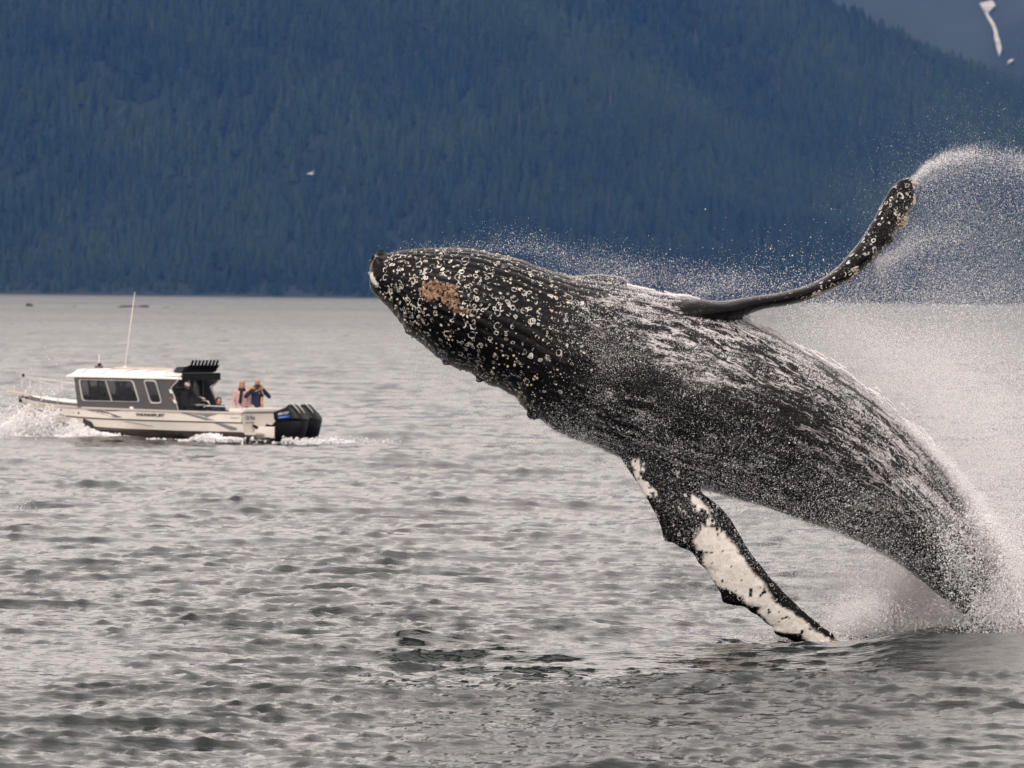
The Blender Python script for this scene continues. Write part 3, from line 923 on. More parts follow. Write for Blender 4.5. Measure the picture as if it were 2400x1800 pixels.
def build_spray():
    # 1 the arc flung off the raised flipper
    A = [along([(1976, 385, .25), (2010, 352, .6), (2060, 330, .9), (2120, 322, 1.1), (2180, 328, 1.2), (2240, 350, 1.3)], 13104, 9, 10, .7, .25, .9, 1),
         along([(1985, 395, .5), (2040, 360, 1), (2120, 345, 1.2), (2210, 360, 1.3), (2280, 420, 1.4)], 15288, 16, 100, .7, .4, .8, 2),
         along([(1900, 560, .4), (1950, 535, .8), (2010, 515, 1.2), (2080, 500, 1.8)], 9828, 13, 18, .6, .3, 1.2, 3),
         along([(1770, 640, .5), (1850, 610, .7), (1930, 540, 1), (1990, 470, 1.3)], 8736, 16, 50, .6, .3, 1, 4),
         cloud(21396, 2140, 520, 105, 110, 0, .7, .9, .45, .9, 5),
         cloud(16361, 2080, 640, 140, 32, 0, .7, .9, .4, .9, 6)]
    P = np.concatenate(A); R = radii(len(P), .0017, .5)
    droplets('flipper_spray', *above_sea(P, R), 'arc of fine droplets flung from the tip of the raised flipper')
    # 2 haze over the back and droplets beneath the throat
    A = [cloud(8091, 1380, 590, 110, 26, .12, .3, .6, .35, 1.2, 7), cloud(4045, 1230, 560, 90, 20, .3, .3, .6, .4, 1.2, 8),
         cloud(1400, 1040, 534, 90, 8, 0, .0, .5, .4, 2, 9), cloud(4944, 1560, 612, 60, 22, 0, .2, .4, .4, 1.2, 10),
         cloud(5394, 1150, 930, 120, 40, .45, -.3, .8, .4, 1.2, 11), cloud(2697, 960, 810, 60, 22, .6, -.2, .6, .4, 1.2, 12),
         cloud(7192, 1270, 985, 70, 26, .4, -.8, .5, .4, 1.2, 13), along([(1450, 640), (1500, 636), (1530, 630)], 800, 8, 0, 0, .2, 1, 14)]
    P = np.concatenate(A); R = radii(len(P), .0018, .5)
    droplets('body_spray', P, R, 'thin veil of droplets over the back and under the throat of the whale')
    # 3 wide curtain behind and right of the body
    A = [cloud(53940, 2000, 830, 130, 90, .75, 1.6, .9, .5, .8, 15),
         cloud(80910, 2110, 960, 110, 130, .2, 1.6, .9, .5, .8, 16),
         cloud(80910, 2190, 1150, 90, 150, 0, 1.7, .9, .5, .8, 17),
         cloud(26970, 1850, 740, 110, 50, .6, 1.2, .7, .5, 1, 18),
         cloud(23374, 1740, 1130, 160, 70, .35, -.2, 1.2, .5, 1, 19),
         cloud(14384, 1720, 1270, 140, 60, .4, .8, 1.0, .5, 1, 20)]
    P = np.concatenate(A); R = radii(len(P), .0027, .45)
    M = np.concatenate([cloud(130000, 2090, 980, 130, 190, .5, 1.4, .9, .5, .7, 51), cloud(60000, 1960, 1300, 110, 60, -.3, 2.2, .7, .5, .8, 52), cloud(50000, 2110, 560, 120, 130, 0, .7, .8, .5, .8, 53)])
    P = np.concatenate([P, M]); R = np.concatenate([R, radii(len(M), .0014, .3)])
    droplets('spray_curtain', *above_sea(P, R), 'broad pale curtain of spray hanging behind the bending tail stock')
    # 4 drifting puffs in front of the flank
    A = [cloud(4004, 1300, 790, 42, 42, .4, -1.75, .22, .28, 2.2, 21), cloud(2669, 1420, 770, 60, 26, .1, -1.75, .22, .28, 2.4, 22),
         cloud(3203, 1525, 812, 42, 24, -.2, -1.8, .22, .28, 2.4, 23), cloud(2135, 1250, 920, 30, 40, -.5, -1.6, .22, .28, 2.4, 24),
         cloud(3203, 1450, 920, 60, 50, -.6, -1.75, .22, .28, 2.4, 25), cloud(3203, 1600, 970, 70, 55, 0, -1.7, .22, .35, 2, 26),
         cloud(3203, 1560, 1050, 110, 45, .3, -1.4, .3, .4, 2, 27), cloud(4004, 1820, 1070, 110, 45, .35, -1.1, .3, .4, 2, 28),
         cloud(4271, 1940, 1140, 80, 50, .5, -.7, .3, .4, 2, 29), cloud(2669, 1470, 1110, 45, 50, 1, -1.0, .2, .4, 2, 30),
         cloud(2402, 1650, 1190, 40, 90, -.7, -.9, .2, .4, 2, 31)]
    P = np.concatenate(A); R = radii(len(P), .0016, .5)
    droplets('flank_spray', P, R, 'puffs of mist and droplets drifting in front of the whale flank')
    # 5 white water pouring down the tail stock
    A = [along([(1960, 915, .4), (2040, 1000, .7), (2110, 1090, 1), (2160, 1180, 1.3), (2200, 1270, 1.6), (2230, 1350, 1.9)], 105000, 11, 0, .75, .35, .8, 32, .3, 2.2),
         along([(2105, 1100, .8), (2150, 1190, 1.1), (2190, 1290, 1.5), (2225, 1370, 1.8)], 60000, 16, 0, .45, .4, .8, 33, .3, 2.2),
         along([(2000, 1080, 1), (2060, 1170, 1.2), (2110, 1270, 1.4), (2150, 1370, 1.6)], 15000, 24, 0, .2, .35, .8, 34, .25, 2.5),
         cloud(26970, 2190, 1290, 45, 80, 0, .3, .5, .35, 1.6, 35)]
    P = np.concatenate(A); R = radii(len(P), .0042, .5)
    droplets('falling_water', *above_sea(P, R), 'white water streaming down the outer edge of the tail stock')
    # torn strings of water blown off the back and the tail stock
    A = []
    for k in range(150):
        q = SP.random()
        uu0 = 11 + 11 * q
        i = int(np.argmin(np.abs(uB - uu0)))
        x0, y0 = StB[i, 0], StB[i, 1]
        x1, y1 = StB[min(i + 14, 419), 0], StB[min(i + 14, 419), 1]
        tx, ty = (x1 - x0), (y1 - y0); L = math.hypot(tx, ty); tx /= L; ty /= L
        ln = SP.uniform(12, 46); off = SP.uniform(-2, 6) + q * SP.exponential(9)
        m_ = int(ln * 10); s_ = SP.random(m_)
        bend = SP.normal(0, 5)
        X = x0 + tx * ln * s_ + ty * (off + bend * s_ * (1 - s_) * 2) + SP.normal(0, .7, m_)
        Y = y0 + ty * ln * s_ - tx * (off + bend * s_ * (1 - s_) * 2) + SP.normal(0, .7, m_)
        A.append(wpn(X, Y, StB[i, 5] + SP.normal(-.1, .25) + SP.normal(0, .01, m_)))
    P = np.concatenate(A)
    droplets('water_strings', P, radii(len(P), .0045, .4), 'torn strings of water trailing off the whale back and tail stock')
    # 6 splash dome where the tail leaves the sea
    n = 90000
    th = SP.uniform(-math.pi / 2, math.pi / 2, n)
    X = 2050 + SP.normal(0, 1, n) * 95; h = SP.exponential(42, n) * (0.35 + 1.1 * np.exp(-((X - 2035) / 110) ** 2))
    Y = 1392 - h
    D = SP.normal(2.3, .6, n)
    P = wpn(X, Y, D)
    keep = (SP.random(n) < smooth01((vnoise(P, 1.8, 401, 3) - .30) / .35)) & (X > 1800 + h * .9)
    P = P[keep]
    A = [P, along([(1815, 1385, .4), (1860, 1350, .8), (1930, 1300, 1), (1990, 1262, 1.2), (2060, 1250, 1.4)], 60000, 13, 34, 2.2, .4, 1, 36, .3, 2),
         cloud(21576, 1850, 1345, 38, 24, -.6, .4, .4, .3, 2, 37), cloud(14384, 1930, 1235, 70, 40, -.5, 2.2, .6, .3, 1.6, 38)]
    P = np.concatenate(A); R = radii(len(P), .0040, .55)
    droplets('tail_splash', *above_sea(P, R), 'dome of white splash where the whale tail leaves the sea')
    A = [along([(1818, 1386, .4), (1880, 1376, .8), (1960, 1368, 1), (2060, 1362, 1.2), (2230, 1360, 1.4)], 34000, 12, 0, 2.1, .4, 1, 61, .3, 2.5),
         along([(2130, 1120, .5), (2175, 1210, .9), (2215, 1310, 1.2), (2240, 1380, 1.4)], 46000, 13, 0, .6, .35, 1, 62, .28, 2.6)]
    P = np.concatenate(A)
    droplets('splash_foam', *above_sea(P, radii(len(P), .0068, .5)), 'heavy white foam boiling round the foot of the whale tail')
    # 7 low fringe of foam and drips left of the low flipper
    A = [along([(1560, 1378, .4), (1640, 1378, .6), (1700, 1384, .5)], 3000, 9, 0, .3, .5, 1, 39), along([(1740, 1388, .4), (1830, 1388, .5)], 3000, 6, 0, -.1, .3, 1, 40)]
    P = np.concatenate(A); R = radii(len(P), .006, .5)
    droplets('flipper_drips', *above_sea(P, R), 'sparse drips and froth on the sea beside the low flipper')

def build_clinging():
    # water clinging to the skin: beads and torn threads lying on the surface
    fo = np.clip(foam, 0, 1)
    face = np.clip(-(WN @ np.array(fwd)) + .25, 0, 1) > 0
    stretch = np.stack([bu * .55 + n_f * .7, ang * 13.0 + n_f * 1.6, 0 * bu], 1)
    ridn = 1 - np.abs(vnoise(stretch, 1, 501, 4) - .5) * 7
    dens = np.clip(ridn, 0, 1) ** 1.5 * fo * face
    w = dens ** 2 + .004 * fo * face
    n = 90000
    ids = SP.choice(nv, n, p=w / w.sum())
    j = SP.normal(0, .010, (n, 3))
    P = WV2[ids] + WN[ids] * (.002 + SP.exponential(.008, n))[:, None] + j
    R = radii(n, .0027, .5)
    # flung beads just off the top edge
    droplets('clinging_water', P, R, 'threads and beads of white water clinging to the skin', parent=whale)
build_spray()
build_clinging()
# ------------------------------------------------------------------ motor boat
BD = 215.0
TH = math.radians(30.3)
CT, ST = math.cos(TH), math.sin(TH)
BS = FPX / BD                                   # 74.4 px per metre
_c = at(619, 1033, BD)
BO = Vector((_c.x, _c.y, 0.0))
# local x points to the bow (left in the picture and away), local y to port (towards the camera)
BMAT = Matrix(((-CT, -ST, 0, BO.x), (ST, -CT, 0, BO.y), (0, 0, 1, 0), (0, 0, 0, 1)))
boat = empty('motor_boat', label='white and grey cabin motor boat with two black outboards, running left across the bay', cat='boat')
boat.matrix_world = BMAT

_inv = BMAT.inverted()
def _ray_local(px, py):
    """viewing ray of a photo pixel in boat coordinates"""
    o = _inv @ Vector((0, 0, CAM_H)); e = _inv @ at(px, py, BD)
    return o, e - o
def bp(px, py, y):
    """boat coordinates (x, z) of a photo pixel on the fore-and-aft plane at sideways offset y"""
    o, d = _ray_local(px, py); q = o + d * ((y - o.y) / d.y)
    return q.x, q.z
def bx(px, py, x):
    """boat coordinates (y, z) of a photo pixel on the athwart plane at x"""
    o, d = _ray_local(px, py); q = o + d * ((x - o.x) / d.x)
    return q.y, q.z
KF = bp(52, 934, 0)[0] / 8.8
print('boat length factor', KF)

paint_w = simple_mat('boat_white_paint', (0.80, 0.725, 0.645), 0.35, noise=.04, nscale=2)
paint_r = simple_mat('boat_roof_white', (0.88, 0.82, 0.76), 0.4)
paint_g = simple_mat('boat_grey_paint', (0.082, 0.076, 0.078), 0.45, noise=.08, nscale=2)
bottom_m = simple_mat('hull_bottom_metal', (0.42, 0.32, 0.245), 0.55, noise=.25, nscale=1.5)
alu = simple_mat('brushed_aluminium', (0.62, 0.58, 0.54), 0.35, metal=0.3)
blk = simple_mat('black_paint', (0.003, 0.003, 0.0035), 0.55, spec=.12)
blk_gloss = simple_mat('glossy_black_cowling', (0.004, 0.0035, 0.004), 0.42, spec=.18)
dark_in = simple_mat('dark_cabin_interior', (0.022, 0.021, 0.020), 0.7)
rubber = simple_mat('rubber_grey', (0.16, 0.15, 0.16), 0.6)
decal_g = simple_mat('decal_grey', (0.21, 0.205, 0.22), 0.4)
decal_d = simple_mat('decal_dark', (0.05, 0.055, 0.06), 0.4)
letter_k = simple_mat('lettering_black', (0.02, 0.02, 0.022), 0.4)
letter_s = simple_mat('lettering_silver', (0.62, 0.60, 0.60), 0.35)
blue_m = simple_mat('decal_blue', (0.015, 0.09, 0.50), 0.4)
def glass_mat():
    t = NT('tinted_glass')
    tr = t.n('ShaderNodeBsdfTransparent'); tr.inputs[0].default_value = (0.52, 0.52, 0.53, 1)
    gl = t.n('ShaderNodeBsdfGlossy'); gl.inputs['Roughness'].default_value = 0.03; gl.inputs[0].default_value = (0.9, 0.9, 0.9, 1)
    m_ = t.n('ShaderNodeMixShader'); m_.inputs[0].default_value = 0.03
    t.l(tr.outputs[0], m_.inputs[1]); t.l(gl.outputs[0], m_.inputs[2]); t.l(m_.outputs[0], t.out.inputs[0])
    return t.m
glass = glass_mat()

from mathutils.geometry import tessellate_polygon
def slab(name, outer, y, th, mat, parent, holes=(), plane='xz', bev=0, **k):
    """plate of thickness th whose outline lies in a plane; holes are cut through"""
    loops = [[Vector((a, b, 0)) for a, b in outer]] + [[Vector((a, b, 0)) for a, b in h] for h in holes]
    flat = [v for l in loops for v in l]
    tris = tessellate_polygon(loops)
    def P(v, o):
        if plane == 'xz': return (v.x, y + o, v.y)
        if plane == 'yz': return (y + o, v.x, v.y)
        return (v.x, v.y, y + o)
    n = len(flat)
    V = [P(v, 0) for v in flat] + [P(v, -th) for v in flat]
    F = [tuple(t) for t in tris] + [tuple(i + n for i in reversed(t)) for t in tris]
    s = 0
    for l in loops:
        m_ = len(l)
        for i in range(m_):
            a, b = s + i, s + (i + 1) % m_
            F.append((a, b, b + n, a + n))
        s += m_
    o = mesh_obj(name, V, F, mat, parent, **k)
    bm = bmesh.new(); bm.from_mesh(o.data); bmesh.ops.recalc_face_normals(bm, faces=bm.faces[:]); bm.to_mesh(o.data); bm.free()
    return o

def rounded(pts, r, n=5):
    out = []
    m_ = len(pts)
    for i in range(m_):
        p0, p1, p2 = Vector(pts[i - 1]), Vector(pts[i]), Vector(pts[(i + 1) % m_])
        d0 = (p0 - p1).normalized(); d2 = (p2 - p1).normalized()
        a, b = p1 + d0 * r, p1 + d2 * r
        for k in range(n + 1):
            t = k / n
            q = a * (1 - t) ** 2 + p1 * 2 * t * (1 - t) + b * t * t
            out.append((q.x, q.y))
    return out
def inset(pts, d):
    c = Vector((sum(p[0] for p in pts) / len(pts), sum(p[1] for p in pts) / len(pts)))
    return [tuple(Vector(p) - (Vector(p) - c).normalized() * d) for p in pts]

def tube(name, pts, r, mat, parent, seg=6, **k):
    V, F = [], []
    pts = [Vector(p) for p in pts]
    rs = r if isinstance(r, (list, tuple)) else [r] * len(pts)
    for i, p in enumerate(pts):
        d = (pts[min(i + 1, len(pts) - 1)] - pts[max(i - 1, 0)]).normalized()
        a = d.orthogonal().normalized() if i == 0 else (a0 - d * a0.dot(d)).normalized()
        a0 = a; b = d.cross(a)
        for s_ in range(seg):
            t = 2 * math.pi * s_ / seg
            V.append(p + (a * math.cos(t) + b * math.sin(t)) * rs[i])
    for i in range(len(pts) - 1):
        for s_ in range(seg):
            F.append((i * seg + s_, i * seg + (s_ + 1) % seg, (i + 1) * seg + (s_ + 1) % seg, (i + 1) * seg + s_))
    F.append(tuple(range(seg))[::-1]); F.append(tuple((len(pts) - 1) * seg + s_ for s_ in range(seg)))
    return mesh_obj(name, V, F, mat, parent, smooth=True, **k)

def box(name, x0, x1, y0, y1, z0, z1, mat, parent, bev=0.0, **k):
    bm = bmesh.new()
    bmesh.ops.create_cube(bm, size=1.0)
    for v in bm.verts:
        v.co = Vector((x0 + (v.co.x + .5) * (x1 - x0), y0 + (v.co.y + .5) * (y1 - y0), z0 + (v.co.z + .5) * (z1 - z0)))
    if bev:
        bmesh.ops.bevel(bm, geom=bm.edges[:], offset=bev, segments=2, affect='EDGES')
    me = bpy.data.meshes.new(name); bm.to_mesh(me); bm.free()
    return link_mesh(name, me, mat, parent, **k)

# hull sections: x, gunwale y z, knuckle y z, chine y z, keel z
HS = np.array([
 (0.0, 1.28, .89, 1.26, .575, 1.18, .29, -.22), (2.5, 1.28, .90, 1.26, .58, 1.18, .29, -.24), (4.6, 1.27, .93, 1.24, .60, 1.15, .32, -.22),
 (5.7, 1.20, .95, 1.14, .62, 1.02, .36, -.16), (6.8, 1.00, .99, .90, .68, .76, .44, -.04), (7.7, .72, 1.05, .58, .80, .45, .58, .16),
 (8.4, .36, 1.12, .25, .95, .16, .78, .46), (8.8, .04, 1.18, .03, 1.07, .02, .98, .84)])
HS[:, 0] *= KF
HX = np.concatenate([np.linspace(0, 5, 11)[:-1], np.linspace(5, 8.8 * KF, 22)])
HI = np.stack([np.interp(HX, HS[:, 0], HS[:, i]) for i in range(8)], 1)
for _ in range(2):
    HI[11:-1, 1:] = (HI[10:-2, 1:] + 2 * HI[11:-1, 1:] + HI[12:, 1:]) / 4
def hull_y(x, z):
    r = [np.interp(x, HX, HI[:, i]) for i in range(8)]
    return float(np.interp(z, [r[6], r[4], r[2]], [r[5], r[3], r[1]]))
def strip(name, cols, mat, **k):
    """cols: list of per-station point functions; both sides are built"""
    V, F = [], []
    n = len(HX)
    for side in (1, -1):
        b = len(V)
        for r in HI:
            for c in cols:
                y, z = c(r)
                V.append((r[0], y * side, z))
        m_ = len(cols)
        for i in range(n - 1):
            for j in range(m_ - 1):
                q = (b + i * m_ + j, b + i * m_ + j + 1, b + (i + 1) * m_ + j + 1, b + (i + 1) * m_ + j)
                F.append(q if side > 0 else q[::-1])
    return mesh_obj(name, V, F, mat, boat, **k)
strip('hull_side', [lambda r: (r[1], r[2]), lambda r: (r[3], r[4]), lambda r: (r[5], r[6])], paint_w)
strip('hull_bottom', [lambda r: (r[5], r[6] - .002), lambda r: (r[5] - .05, r[6] - .03), lambda r: (r[5] * .5, (r[6] * .45 + r[7] * .55) - .02), lambda r: (0, r[7])], bottom_m)
strip('hull_stripe', [lambda r: (r[3] + .004, r[4] + .022), lambda r: (r[3] + .012, r[4]), lambda r: (r[3] + .002, r[4] - .022)], decal_d)
strip('rub_rail', [lambda r: (r[1] - .02, r[2] + .028), lambda r: (r[1] + .03, r[2] + .02), lambda r: (r[1] + .03, r[2] - .03), lambda r: (r[1] - .002, r[2] - .04)], simple_mat('rub_rail_paint', (0.58, 0.50, 0.45), .4))
strip('side_deck', [lambda r: (r[1], r[2] + .012), lambda r: (max(r[1] - .30, 0), r[2] + .012)], paint_w)
# forward deck
V = []; F = []
idx = [i for i, x in enumerate(HX) if x > 5.95 * KF]
for i in idx:
    r = HI[i]; V += [(r[0], max(r[1] - .16, 0), r[2] + .16 - .02 * (8.8 * KF - r[0])), (r[0], -max(r[1] - .16, 0), r[2] + .16 - .02 * (8.8 * KF - r[0]))]
for k_ in range(len(idx) - 1):
    F.append((2 * k_, 2 * k_ + 1, 2 * k_ + 3, 2 * k_ + 2))
mesh_obj('foredeck', V, F, paint_r, boat)
V = []; F = []
for side in (1, -1):
    b = len(V)
    for i in idx:
        r = HI[i]; yy = max(r[1] - .155, 0) * side
        V += [(r[0], yy + .05 * side, r[2] + .005), (r[0], yy, r[2] + .15 - .02 * (8.8 * KF - r[0]))]
    for k_ in range(len(idx) - 1):
        F.append((b + 2 * k_, b + 2 * k_ + 2, b + 2 * k_ + 3, b + 2 * k_ + 1))
mesh_obj('deck_coaming', V, F, paint_g, boat)
# cockpit floor, liner, transom
box('cockpit_deck', .05, 6.0, -1.1, 1.1, .26, .30, paint_g, boat)
slab('transom', [(-1.28, .89), (1.28, .89), (1.26, .575), (1.18, .27), (0.1, -.2), (-0.1, -.2), (-1.18, .27), (-1.26, .575)], 0.0, -.06, paint_w, boat, plane='yz')
box('transom_trim', -.015, .05, -1.27, 1.27, .865, .905, rubber, boat, .005)
box('transom_cap', .02, .62, -1.14, 1.14, .908, 1.035, paint_r, boat, .03)
for s_ in (1, -1):
    box('cockpit_liner', .05, 2.9, s_ * 1.08 - .02, s_ * 1.08 + .02, .30, .895, paint_w, boat)
box('engine_bracket', -.80, -.002, -.62, .62, .10, .46, paint_w, boat, .03)
box('swim_step', -.42, -.002, .66, 1.16, .20, .26, alu, boat, .01)

# cabin: two side walls with their window openings
def side_pts(lst, y=1.2): return [bp(px, py, y) for px, py in lst]
wall_o = side_pts([(173.5, 884), (423, 889), (396, 907), (418, 963), (182, 955)])
win1 = rounded(side_pts([(186.5, 889.5), (311, 892.5), (326, 941.5), (195, 938.5)]), .10)
win2 = rounded(side_pts([(338, 892.5), (364.5, 893), (379, 943.5), (354, 943.5)]), .10)
for s_ in (1, -1):
    y = 1.2 * s_
    slab('cabin_side', wall_o, y, .04 * s_, paint_g, boat, holes=(win1, win2))
    for w_, nm in ((win1, 'side_window'), (win2, 'side_window')):
        fr = slab('window_frame', inset(w_, -.035), y + .025 * s_, .07 * s_, alu, boat, holes=(inset(w_, .012),))
        g = slab('window_pane', inset(w_, .005), y - .01 * s_, .008 * s_, glass, boat)
        g.parent = fr
    # sliding divider of the long window
    a, b = bp(248, 891, 1.2), bp(262, 940, 1.2)
    slab('window_divider', [(a[0] + .012, a[1]), (a[0] - .018, a[1]), (b[0] - .018, b[1]), (b[0] + .012, b[1])], y + .02 * s_, .05 * s_, alu, boat)
    # white edge tubing along the aft cut of the wall
    e = side_pts([(421, 884), (417, 893), (401.5, 909), (409, 928), (419, 961)])
    tube('wing_rail', [(x, y + .03 * s_ if s_ > 0 else y + .05, z) for x, z in e], .022, alu, boat)
    if s_ > 0:
        for (p0, p1) in (((399.5, 913), (403, 922)), ((408, 936), (412, 945))):
            a, b = bp(*p0, 1.2), bp(*p1, 1.2)
            slab('fender_bracket', [(a[0] + .02, a[1]), (a[0] - .05, a[1]), (b[0] - .06, b[1]), (b[0] + .02, b[1])], 1.26, .05, paint_r, boat)
xf, zf = wall_o[0]; xb_, zb_ = wall_o[4]
# reverse raked windscreen
def front_pt(t, y): return (xf + (xb_ - xf) * t, y, zf + (zb_ - zf) * t)
for y0, y1 in ((-1.16, -.42), (-.36, .36), (.42, 1.16)):
    fr = mesh_obj('windscreen_frame', [front_pt(.06, y0), front_pt(.06, y1), front_pt(.62, y1), front_pt(.62, y0), front_pt(.12, y0 + .05), front_pt(.12, y1 - .05), front_pt(.58, y1 - .05), front_pt(.58, y0 + .05)],
                  [(0, 1, 5, 4), (1, 2, 6, 5), (2, 3, 7, 6), (3, 0, 4, 7)], paint_g, boat)
    mesh_obj('window_pane', [front_pt(.12, y0 + .05), front_pt(.12, y1 - .05), front_pt(.58, y1 - .05), front_pt(.58, y0 + .05)], [(0, 1, 2, 3)], glass, fr)
for y0, y1 in ((-1.2, -1.16), (-.42, -.36), (.36, .42), (1.16, 1.2)):
    mesh_obj('windscreen_pillar', [front_pt(0, y0), front_pt(0, y1), front_pt(.62, y1), front_pt(.62, y0)], [(0, 1, 2, 3)], paint_g, boat)
mesh_obj('cabin_front', [front_pt(.62, -1.2), front_pt(.62, 1.2), front_pt(1.0, 1.2), front_pt(1.0, -1.2)], [(0, 1, 2, 3)], paint_g, boat)
box('console', 5.75, 6.15, -1.1, 1.1, .3, 1.22, dark_in, boat, .03)

# rear bulkhead with door opening, window and small window
XB = 2.86 * KF
def bk(px, py): return bx(px, py, XB)
bul = [bk(391, 878), bk(481, 879), bk(481, 962), bk(391, 962)]
door_h = [bk(424, 880), bk(445, 880), bk(445, 962 - .5), bk(424, 962 - .5)]
rw = rounded([bk(451, 884.5), bk(473, 884.5), bk(473, 930), bk(451, 930)], .05)
lw = rounded([bk(410, 889), bk(421.5, 889), bk(421.5, 908), bk(410, 908)], .04)
slab('rear_bulkhead', bul, XB, .04, dark_in, boat, holes=(rw, lw, [bk(424, 881), bk(445, 881), bk(445, 961), bk(424, 961)]), plane='yz')
for h in (rw, lw):
    fr = slab('window_frame', inset(h, -.022), XB - .05, -.03, rubber, boat, holes=(inset(h, .008),), plane='yz')
    slab('window_pane', inset(h, .003), XB - .02, .006, glass, fr, plane='yz')
dh = [bk(424, 881), bk(445, 881), bk(445, 961), bk(424, 961)]
slab('door_frame', inset(dh, -.03), XB - .05, -.03, rubber, boat, holes=(inset(dh, .006),), plane='yz')
box('cabin_seat', 4.15, 4.6, .35, 1.05, .3, 1.5, dark_in, boat, .05)
box('cabin_seat', 4.15, 4.6, -1.05, -.35, .3, 1.35, dark_in, boat, .05)

# roof
def roof():
    lo = [bp(152, 883, 1.24), bp(426, 889.5, 1.24)]
    hi = [bp(172, 865, 1.12), bp(424, 873, 1.12)]
    (x0, z0), (x1, z1) = lo; (x2, z2), (x3, z3) = hi
    V = [(x0, 1.24, z0), (x0, -1.24, z0), (x1, -1.0, z1), (x1, 1.24, z1),
         (x0 - .03, 1.24, z0 + .03), (x0 - .03, -1.24, z0 + .03), (x1, -1.0, z1 + .03), (x1, 1.24, z1 + .03),
         (x2, 1.18, z2 - .13), (x2, -1.18, z2 - .13), (x3, -.97, z3 - .11), (x3, 1.18, z3 - .11),
         (x2 - .05, .95, z2 - .01), (x2 - .05, -.95, z2 - .01), (x3, -.90, z3 - .01), (x3, .95, z3 - .01),
         (x2 - .2, .4, z2 + .03), (x2 - .2, -.4, z2 + .03), (x3, -.4, z3 + .03), (x3, .4, z3 + .03)]
    F = [(3, 2, 1, 0)]
    for k_ in range(4):
        a = k_ * 4; b = a + 4
        for i in range(4):
            F.append((a + i, a + (i + 1) % 4, b + (i + 1) % 4, b + i))
    F.append((16, 17, 18, 19))
    o = mesh_obj('cabin_roof', V, F, paint_r, boat)
    bm = bmesh.new(); bm.from_mesh(o.data); bmesh.ops.recalc_face_normals(bm, faces=bm.faces[:]); bm.to_mesh(o.data); bm.free()
    for t in (.10, .29, .48, .66, .85):
        xx = x2 + (x3 - x2) * t; zz = z2 + (z3 - z2) * t
        tube('roof_seam', [(xx + .05, 1.195, zz - .125), (xx, .96, zz + .0), (xx, .4, zz + .035), (xx, -.4, zz + .035), (xx, -.95, zz)], .010, rubber, o, 4)
    tube('roof_rail', [(bp(262, 866, .5)[0], .5, bp(262, 866, .5)[1]), (bp(270, 862.5, .5)[0], .5, bp(270, 862.5, .5)[1]), (bp(404, 865.5, .5)[0], .5, bp(404, 865.5, .5)[1]), (bp(408, 870, .5)[0], .5, bp(408, 870, .5)[1])], .03, simple_mat('rail_beige', (.6, .5, .43), .5), o)
    box('aft_fascia', x1 - .035, x1 - .002, -.96, 1.235, z1 - .02, z3 - .02, blk, boat)
    return x3, z3
rx, rz = roof()
a0, a1 = bp(292.5, 864, .3), bp(316, 684, .3)
tube('long_antenna', [(a0[0], .3, a0[1]), (a0[0] + (a1[0] - a0[0]) * .45, .3, a0[1] + (a1[1] - a0[1]) * .45), (a1[0], .3, a1[1])], [.020, .014, .008], paint_r, boat)
tube('antenna_mount', [(a0[0], .3, a0[1] - .05), (a0[0], .3, a0[1] + .07)], .06, paint_r, boat, 8)
b0, b1 = bp(232, 864, .2), bp(232, 831, .2)
tube('short_antenna', [(b0[0], .2, b0[1]), (b1[0], .2, b1[1])], .010, paint_r, boat)
box('horn_box', b0[0] - .10, b0[0] + .10, .1, .3, b0[1] - .02, b0[1] + .10, simple_mat('horn_brown', (.12, .08, .06), .5), boat, .01)
box('light_housing', b0[0] - .06, b0[0] + .02, .14, .26, b0[1] + .1, b0[1] + .17, blk, boat, .01)

# rod rack across the aft edge of the roof
def rk(px, py, y): return bp(px, py, y)
p = [rk(424, 875, 1.0), rk(435, 859, 1.0), rk(446, 856, 1.0), rk(436, 872, 1.0)]
slab('rod_rack_panel', p, 1.0, 1.72, blk, boat)
p2 = [rk(406, 872, 1.0), rk(414, 860, 1.0), rk(434, 859, 1.0), rk(424, 875, 1.0)]
slab('rack_fairing', p2, 1.0, 1.4, simple_mat('fairing_charcoal', (.035, .031, .033), .5), boat)
xo, zo = rk(446, 857, 1.0)
for i in range(8):
    y = .90 - i * .207
    rod = tube('rod_holder', [(xo + .07, y, zo - .12), (xo - .04, y, zo + .17)], .040, blk, boat, 8)
# hardtop underside aft of the bulkhead
x_a = bp(423, 884, 1.2)[0]
box('aft_overhang', x_a - .1, XB, -.96, 1.2, bp(423, 889, 1.2)[1] - .03, bp(423, 889, 1.2)[1] + .10, dark_in, boat)

# bow rail
def rail_side(side):
    def hp(x, up): x *= KF; return (x, (np.interp(x, HX, HI[:, 1]) - .08) * side, np.interp(x, HX, HI[:, 2]) + up)
    top = [hp(5.9, .30), hp(6.3, .48), hp(7.0, .60), hp(7.8, .68), hp(8.3, .70), (8.75 * KF, .12 * side, 1.85)]
    r = tube('bow_rail', top, .017, alu, boat)
    tube('rail_end', [hp(5.9, .30), hp(5.86, .02)], .017, alu, r)
    for x, u in ((6.9, .585), (7.7, .67), (8.3, .70)):
        tube('rail_post', [hp(x, 0.01), hp(x + .03, u)], .015, alu, r)
rail_side(1); rail_side(-1)
tube('rail_nose', [(8.75 * KF, .12, 1.85), (8.80 * KF, 0, 1.86), (8.75 * KF, -.12, 1.85)], .017, alu, boat)
tube('rail_nose_post', [(8.76 * KF, .1, 1.85), (8.72 * KF, .06, 1.22)], .015, alu, boat)
box('bow_light', 8.74 * KF, 8.74 * KF + .06, -.03, .03, 1.87, 1.97, blk, boat, .005)
slab('anchor_pulpit', [(8.4 * KF, 1.22), (9.40 * KF, 1.40), (9.40 * KF, 1.43), (8.4 * KF, 1.29)], .16, .32, simple_mat('pulpit_paint', (.52, .44, .39), .5), boat)
